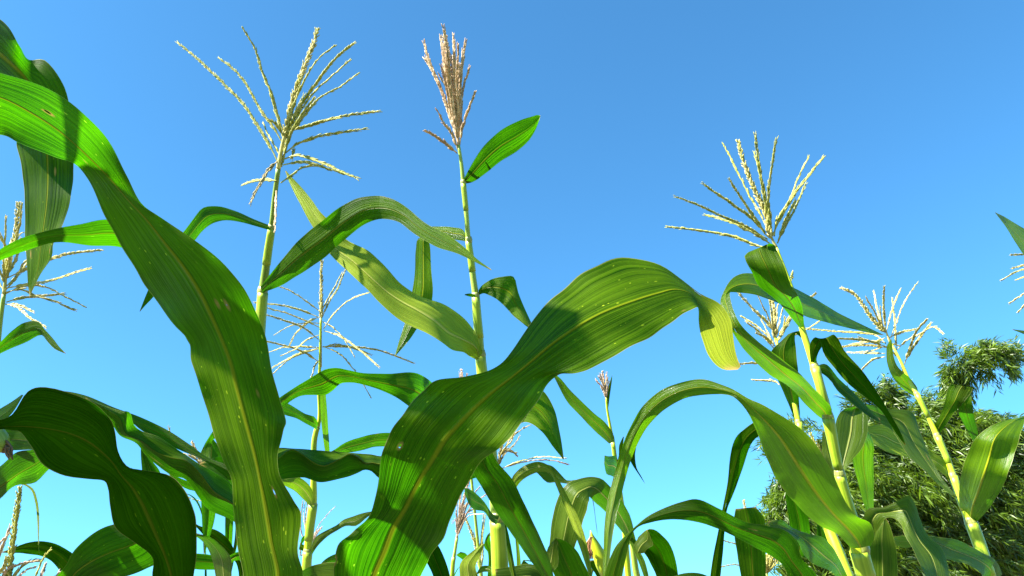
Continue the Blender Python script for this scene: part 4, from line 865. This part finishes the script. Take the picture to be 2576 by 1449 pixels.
Wp = plant('far corn plant whose pink tassel tip peeks over the top edge of the widest leaf', [2.3, 2.3],
           [(1210, 1449, 10), (1200, 1350, 8), (1180, 1150, 7), (1166, 1010, 6)], M_STALKP)
tassel(Wp, 2.3, [(1166, 1010), (1165, 1000)], [(1166, 1005), (1165, 970), (1162, 934)], [[(1165, 1000), (1168, 970), (1172, 942)], [(1165, 1000), (1160, 975), (1156, 940)], [(1165, 1000), (1173, 985), (1178, 960)]], 'p', dev=0.04, size=1.2)
tassel(Wp, 2.3, [(1208, 1440), (1204, 1400)], [(1208, 1430), (1198, 1380), (1178, 1320), (1170, 1302)], [[(1206, 1420), (1210, 1360), (1216, 1296)], [(1206, 1425), (1212, 1370), (1221, 1300)], [(1207, 1410), (1200, 1370), (1190, 1340)], [(1208, 1440), (1214, 1400), (1212, 1340)]], 'c', dev=0.06, size=1.1)
leaf(Wp, [(1195, 1500, 1215, 1500), (1165, 1500, 1205, 1500), (1156, 1449, 1202, 1449), (1157, 1418, 1196, 1425), (1178, 1394, 1210, 1392), (1214, 1368, 1218, 1368)], [1.9, 1.8], g=0.4, mat='p', nu=10)
leaf(Wp, [(1222, 1500, 1240, 1500), (1226, 1449, 1243, 1449), (1226, 1388, 1240, 1385), (1217, 1372, 1232, 1350), (1226, 1345, 1245, 1335), (1245, 1330, 1262, 1328)], [1.9, 1.85], g=-0.3, mat='g', nu=8)
leaf(Wp, [(1190, 1480, 1200, 1470), (1192, 1452, 1200, 1440), (1210, 1440, 1212, 1424), (1232, 1440, 1232, 1424), (1243, 1470, 1248, 1450)], [1.85, 1.8], g=0.4, mat='y', nu=8)

Q_ = plant('corn plant at the bottom left corner with an upright thick greenish tassel spike', 1.15,
           [(-20, 1700, 24), (5, 1560, 14), (15, 1500, 9)], M_STALK)
leaf(Q_, [(-10, 1640, 0, 1620), (120, 1540, 130, 1520), (200, 1510, 225, 1480), (152, 1438, 190, 1398), (130, 1412, 170, 1383), (107, 1400, 140, 1368), (75, 1394, 100, 1361), (50, 1391, 65, 1366), (20, 1391, 28, 1380), (4, 1390, 5, 1388)], [1.2, 1.4, 1.4], g=[0.0,-0.1], mat='d')
tassel(Q_, 1.15, [(15, 1500), (18, 1480)], [(18, 1490), (25, 1420), (33, 1350), (42, 1280), (48, 1228)],
       [['c', (20, 1480), (50, 1430), (80, 1412), (103, 1408)], ['g', (80, 1500), (90, 1449), (108, 1405), (126, 1381)], ['p', (95, 1500), (102, 1450), (110, 1430), (116, 1415)], ['g', (150, 1510), (205, 1455), (235, 1440), (261, 1427)],
        ['b', (-20, 1440), (0, 1390), (14, 1350), (25, 1325)], ['p', (0, 1470), (20, 1430), (50, 1418), (95, 1409)], ['p', (20, 1480), (50, 1448), (70, 1434), (92, 1428)], ['p', (-15, 1420), (0, 1370), (20, 1345)], ['c', (-10, 1450), (10, 1425), (18, 1400)], ['p', (120, 1500), (135, 1455), (148, 1440)],
        ['g', (18, 1490), (28, 1410), (37, 1340), (45, 1265)]],
       'g', dev=0.08, thick=1.15, stemw=9)

R_ = plant('far slim corn plant behind the lower left leaves with a sparse straw tassel', [2.0, 2.0],
           [(579, 1449, 7), (579, 1360, 7), (578, 1290, 7), (560, 1225, 6), (520, 1185, 5)], M_STALKP)
tassel(R_, 2.0, [(520, 1185), (512, 1168)], [(515, 1175), (500, 1150), (484, 1112)], [[(515, 1175), (505, 1155), (490, 1125)], [(515, 1175), (490, 1150), (465, 1135)], [(515, 1172), (485, 1148), (462, 1140)], [(512, 1168), (500, 1140), (486, 1115)], [(520, 1190), (500, 1165), (475, 1150)],
       ['c', (560, 1240), (530, 1262), (500, 1258), (470, 1250)], ['c', (450, 1100), (432, 1095), (425, 1075)]], 'd', dev=0.06, size=1.0, stemw=4)

S_ = plant('far corn plant with thin pinkish branches behind the slender feathery one', [2.4, 2.4],
           [(775, 1500, 9), (778, 1449, 9), (782, 1380, 7)], M_STALKP)
tassel(S_, 2.4, [(782, 1380), (784, 1365)], [(784, 1370), (792, 1345), (806, 1330)], [[(785, 1370), (800, 1325), (820, 1300), (843, 1276)], [(784, 1370), (795, 1345), (808, 1325)], [(780, 1375), (765, 1320), (762, 1290), (770, 1245)], [(780, 1375), (758, 1340), (757, 1300), (762, 1260)], [(780, 1372), (770, 1330), (772, 1280), (778, 1250)], [(783, 1372), (756, 1395), (753, 1365)]], 'p', dev=0.08, size=0.9, stemw=5)

AA = plant('distant corn plant low at the right with a cream tassel behind the leaves', [2.2, 2.2],
           [(1935, 1530, 10), (1932, 1480, 9), (1928, 1440, 7)], M_STALKP)
ab = [[(1928, 1440), (1900, 1400), (1860, 1372), (1818, 1358)], [(1928, 1442), (1880, 1425), (1850, 1420), (1814, 1427)], [(1928, 1440), (1890, 1390), (1850, 1350), (1822, 1335)], [(1928, 1440), (1910, 1390), (1892, 1365)]]
for q in range(16):
    a = rng.uniform(-1.0, 1.2)
    ab.append([(1928, 1445), (1930 + a * 14, 1425), (1932 + a * 32, 1405 - 10 * (1 - abs(a))), (1934 + a * 55, 1392 + abs(a) * 18 + rng.uniform(-8, 20))])
tassel(AA, 2.2, [(1928, 1440), (1928, 1425)], [(1928, 1440), (1932, 1410), (1935, 1380)], ab, 'c', dev=0.1, size=1.1)

BB = plant('distant corn plant showing only one bare pale spike left of the bamboo', [2.4, 2.4],
           [(1885, 1449, 8), (1888, 1400, 7), (1885, 1340, 6)], M_STALKP)
tassel(BB, 2.4, [(1885, 1340), (1884, 1325)], [(1884, 1330), (1879, 1295), (1873, 1262)], [[(1884, 1335), (1882, 1310), (1880, 1280)]], 'c', dev=0.02, size=1.0)

CC = plant('distant corn plant with small yellow tassel showing behind the nearest right stalk', [2.0, 2.0],
           [(2110, 1449, 10), (2095, 1300, 8), (2075, 1190, 6)], M_STALK)
tassel(CC, 2.0, [(2075, 1190), (2071, 1170)], [(2072, 1175), (2055, 1130), (2040, 1093)], [[(2072, 1172), (2062, 1130), (2053, 1110)], [(2072, 1172), (2066, 1150), (2062, 1130)]], 'g', dev=0.02, size=1.1)

# ================================================================== bamboo
def bamboo_material():
    k = NT('bamboo_leaves')
    uv = k.new('UVMap', uv_map='UVMap'); sp = k.new('SeparateXYZ'); k.link(uv.outputs[0], sp.inputs[0])
    c = k.mix(sp.outputs[0], col(0.007, 0.028, 0.001), col(0.10, 0.165, 0.003))
    c2 = k.mix(sp.outputs[0], col(0.02, 0.08, 0.001), col(0.21, 0.36, 0.003))
    p = k.new('BsdfPrincipled'); k.link(c, p.inputs['Base Color']); p.inputs['Roughness'].default_value = 0.45
    t = k.new('BsdfTranslucent'); k.link(c2, t.inputs['Color'])
    ms = k.new('MixShader'); ms.inputs[0].default_value = 0.35
    k.link(p.outputs[0], ms.inputs[1]); k.link(t.outputs[0], ms.inputs[2]); k.link(ms.outputs[0], k.out.inputs[0])
    return k.m


M_BAM = bamboo_material()
k = NT('bamboo_culm'); p = k.new('BsdfPrincipled'); p.inputs['Base Color'].default_value = col(0.22, 0.26, 0.08); p.inputs['Roughness'].default_value = 0.5
k.link(p.outputs[0], k.out.inputs[0]); M_CULM = k.m


def bamboo(label, d0, blobs, culms, dens=1.35, twig=0.15):
    """blobs: (px, py, rx, ry, direction in degrees of the sprays, weight)"""
    base = at(culms[0][0][0], culms[0][0][1], d0); org = np.array([base[0], base[1], 0.0])
    e = bpy.data.objects.new('bamboo_clump', None); e.location = org; C.objects.link(e)
    tag(e, label, 'bamboo', 'bamboo clumps beyond the field')
    ORG[e.name] = org
    for cu in culms:
        Q = resample(np.array(cu, float), 8)
        P = at(Q[:, 0], Q[:, 1], np.full(len(Q), d0 + rng.uniform(-0.3, 0.3)))
        low = P[0].copy(); low[2] = 0
        P = np.vstack([low + (P[0] - low) * f for f in (0, 0.35, 0.7)] + [P])
        V, F, UV = tube_data(P, np.linspace(0.035, 0.008, len(P)), 8)
        mesh_obj('culm', V, F, M_CULM, e, org, UV)
    V = []; F = []; UV = []
    for (bx, by, rx, ry, ang, wgt) in blobs:
        nspray = int(rx * ry / 20 * wgt * dens)
        for s in range(nspray):
            if s % (11 if nspray > 90 else 3) == 0:
                while True:
                    q = rng.uniform(-1, 1, 3)
                    if q @ q < 1: break
                q *= (0.75 + 0.30 * rng.random())
                ca = rng.normal(0, 16); ctone = rng.normal(0, 0.13)
            px, py = bx + q[0] * rx + rng.normal(0, min(15, rx * 0.3)), by + q[1] * ry + rng.normal(0, min(9, ry * 0.3))
            dep = d0 + q[2] * max(rx, ry) / FPX * d0 * 0.8 + rng.normal(0, 0.07)
            p0 = at(px, py, dep)
            a = math.radians(ang + ca + rng.normal(0, 14))
            tw = RT * math.cos(a) + UP * math.sin(a) + FW * rng.normal(0, 0.35) ; tw /= np.linalg.norm(tw)
            ln = twig * rng.uniform(0.6, 1.3)
            tone = np.clip(ctone + rng.normal(0.45, 0.2) + (0.35 if rng.random() < 0.12 else 0), 0, 1)
            nl = rng.integers(7, 12)
            for j in range(nl):
                f = j / nl
                root = p0 + tw * ln * f + np.array([0, 0, -0.10 * ln * f * f])
                sd = 1 if j % 2 else -1
                side = np.cross(tw, rng.normal(size=3)); side /= np.linalg.norm(side) + 1e-9
                dd = tw * rng.uniform(0.7, 1.2) + side * 0.85 + np.array([0, 0, -0.12]); dd /= np.linalg.norm(dd)
                L_ = rng.uniform(0.065, 0.125); W_ = L_ * 0.06 + 0.0015
                n_ = np.cross(dd, rng.normal(size=3)); n_ /= np.linalg.norm(n_) + 1e-9
                o = len(V)
                mid = root + dd * L_ * 0.4
                tip = root + dd * L_ + np.array([0, 0, -0.12 * L_])
                V += [root, mid + n_ * W_, tip, mid - n_ * W_]
                F.append((o, o + 1, o + 2, o + 3))
                tt_ = float(np.clip(tone + rng.normal(0, 0.12), 0, 1))
                UV += [(tt_, 0)] * 4
    mesh_obj('foliage', V, F, M_BAM, e, org, UV, smooth=False)
    return e


bamboo('large bushy bamboo clump beyond the corn filling the lower right corner', 9.0,
       [(2230, 1290, 260, 190, -25, 1.6), (2060, 1180, 110, 110, -40, 1.1), (2330, 1160, 190, 110, -25, 1.5), (2460, 1300, 170, 200, -35, 1.6), (2000, 1290, 90, 90, -45, 0.9),
        (2060, 1400, 130, 90, -30, 1.5), (2300, 1450, 330, 80, -30, 1.5), (2400, 1070, 130, 60, -20, 1.3), (2480, 1130, 95, 90, -30, 1.3), (2210, 1110, 110, 90, -30, 1.2),
        (1965, 1125, 38, 40, 150, 0.55), (1985, 1240, 55, 55, 200, 0.7), (1965, 1310, 35, 30, 190, 0.6), (2330, 1040, 60, 45, 10, 0.9), (2515, 1080, 40, 35, -10, 0.9), (2030, 1080, 70, 25, 160, 0.5), (2570, 1200, 60, 130, -40, 1.2)],
       [[(2230, 1449), (2240, 1250), (2260, 1120)], [(2330, 1449), (2350, 1250), (2380, 1080)], [(2120, 1449), (2090, 1300), (2050, 1160)], [(2480, 1449), (2500, 1250), (2510, 1130)], [(2400, 1449), (2380, 1250), (2330, 1060)]])
bamboo('tall thin bamboo shoot bending to the right above the large clump', 9.6,
       [(2405, 1000, 46, 50, 250, 1.3), (2408, 945, 34, 42, 240, 1.4), (2425, 905, 45, 32, 20, 1.1), (2475, 885, 45, 24, 10, 1.2), (2520, 895, 32, 28, -30, 1.3), (2538, 915, 16, 22, -60, 1.0), (2455, 925, 28, 20, -80, 0.8), (2500, 930, 20, 18, -80, 0.5), (2395, 895, 18, 22, 120, 0.7)],
       [[(2420, 1449), (2418, 1150), (2405, 1000), (2402, 940)]], dens=1.6, twig=0.13)
bamboo('small rounded bamboo top showing between corn leaves left of the leaning stalk', 9.4,
       [(2215, 985, 42, 28, 0, 1.4), (2240, 1010, 30, 30, -50, 1.4), (2180, 1020, 50, 30, 150, 1.0), (2215, 1040, 50, 40, -30, 1.3)],
       [[(2200, 1449), (2205, 1200), (2215, 1000)]], dens=1.2, twig=0.16)


def shade_leaf(par, start, targets, width, dist, mat='g', tip=7):
    """an added, unseen blade shaped to shade the target points: from its stalk, along them shifted sunward"""
    T = np.array([at(a, b, c) + SUNV * dist for (a, b, c) in targets])
    Q = resample(np.vstack([np.array(start), T]), 9, np.arange(len(T) + 1.0))
    n = len(Q); nu = 10
    tan = np.gradient(Q, axis=0); tan /= np.linalg.norm(tan, axis=1)[:, None]
    side = np.cross(tan, SUNV); side /= np.linalg.norm(side, axis=1)[:, None]
    f = np.linspace(0, 1, n)
    wid = width * np.clip(0.15 + 4.0 * np.maximum(f - 0.06, 0), 0.15, 1) * (1 - f ** tip)
    V = []; UV = []; U2 = []
    for i in range(n):
        for j in range(nu + 1):
            s = 2 * j / nu - 1
            V.append(Q[i] + side[i] * s * wid[i] / 2 + SUNV * abs(s) * wid[i] * 0.12 + side[i] * 0.004 * s * math.sin(i * 0.7)); UV.append((j / nu, f[i] * 0.7)); U2.append((f[i], 0))
    rel = (np.array(V) - CAM); dep = rel @ FW
    px = CX + (rel @ RT) / np.maximum(dep, 1e-3) * FPX; py = CY - (rel @ UP) / np.maximum(dep, 1e-3) * FPX
    inside = (dep > 0) & (px > 0) & (px < 2575) & (py > 0) & (py < 1449)
    F = [(i * (nu + 1) + j, i * (nu + 1) + j + 1, (i + 1) * (nu + 1) + j + 1, (i + 1) * (nu + 1) + j) for i in range(n - 1) for j in range(nu)]
    mesh_obj('leaf', V, F, LM[mat], par, ORG[par.name], UV, U2)  # blade added out of view for the shadow it casts


NEIGHBOURS = [('corn plant beyond the left edge, level with the near broad leaf', -0.95, 0.30, 2.45, 0.9),
              ('corn plant behind the viewer to the left', -0.70, -0.45, 2.5, 1.2),
              ('corn plant outside the left edge, second in its row', -1.75, 0.75, 2.5, 0.3),
              ('corn plant behind the viewer to the right', 0.45, -0.55, 2.3, 2.0)]
# ================================================================== neighbours standing just outside the picture, which shade the near leaves
def blade(par, root, az, rise, length, width, droop, mat):
    n = 26; V = []; UV = []; U2 = []; nu = 10
    f = np.linspace(0, 1, n)
    hz = length * (f - 0.15 * f ** 3) * 0.75
    zz = rise * length * f - droop * length * f ** 2.4
    dx, dy = math.cos(az), math.sin(az)
    cx = root[0] + dx * hz; cy = root[1] + dy * hz; cz = root[2] + zz
    wid = width * np.minimum(1, 0.55 + 3 * f) * (1 - f ** 3.5) + 0.001
    ph = rng.uniform(0, 6)
    for i in range(n):
        for j in range(nu + 1):
            u = j / nu; s = 2 * u - 1
            k_ = s * wid[i] / 2
            V.append((cx[i] - dy * k_, cy[i] + dx * k_, cz[i] + abs(s) * wid[i] * 0.16 + 0.006 * s * math.sin(i * 0.9 + ph)))
            UV.append((u, f[i] * length)); U2.append((f[i], 0))
    F = [(i * (nu + 1) + j, i * (nu + 1) + j + 1, (i + 1) * (nu + 1) + j + 1, (i + 1) * (nu + 1) + j) for i in range(n - 1) for j in range(nu)]
    mesh_obj('leaf', V, F, LM[mat], par, ORG[par.name], UV, U2)


def whole_plant(label, x, y, h, a0):
    org = np.array([x, y, 0.0])
    e = bpy.data.objects.new('corn_plant', None); e.location = org; e.empty_display_size = 0.1; C.objects.link(e)
    tag(e, label, 'corn plant', 'corn plants standing just outside the picture')
    ORG[e.name] = org
    zs = np.linspace(0, h, 20)
    P = np.column_stack([x + 0.03 * np.sin(zs * 1.3), y + 0.02 * np.sin(zs * 1.7 + 1), zs])
    V, F, UV = tube_data(P, np.interp(zs, [0, h * 0.6, h], [0.014, 0.011, 0.003]), 10)
    mesh_obj('stalk', V, F, M_STALK, e, org, UV)
    for q in range(7):
        z = 0.30 + 0.95 * q / 8
        blade(e, (x, y, z), a0 + math.pi * q + rng.normal(0, 0.25), rng.uniform(0.55, 0.8), rng.uniform(0.55, 0.75) * (1 - 0.3 * (q > 6)), rng.uniform(0.07, 0.09), rng.uniform(0.55, 1.0), 'g')
    return e


NB = [whole_plant(lb, x, y, h, a0) for (lb, x, y, h, a0) in NEIGHBOURS]
o_ = ORG[ll.name]
shade_leaf(ll, at(-178, 700, 1.0), [(560, 850, 0.81), (500, 770, 0.80), (430, 680, 0.79), (360, 590, 0.77), (300, 510, 0.75), (240, 440, 0.74)], 0.070, 0.52, tip=2.2)
shade_leaf(ll, at(-164, 1250, 1.0), [(430, 1460, 0.70), (400, 1330, 0.68), (330, 1220, 0.67), (240, 1130, 0.66), (130, 1090, 0.66)], 0.085, 0.45)
shade_leaf(NB[0], (-0.95, 0.30, 2.28), [(1440, 890, 0.83), (1330, 960, 0.83), (1220, 1050, 0.86), (1155, 1160, 0.89), (1110, 1290, 0.92), (1070, 1440, 0.94)], 0.055, 0.95)
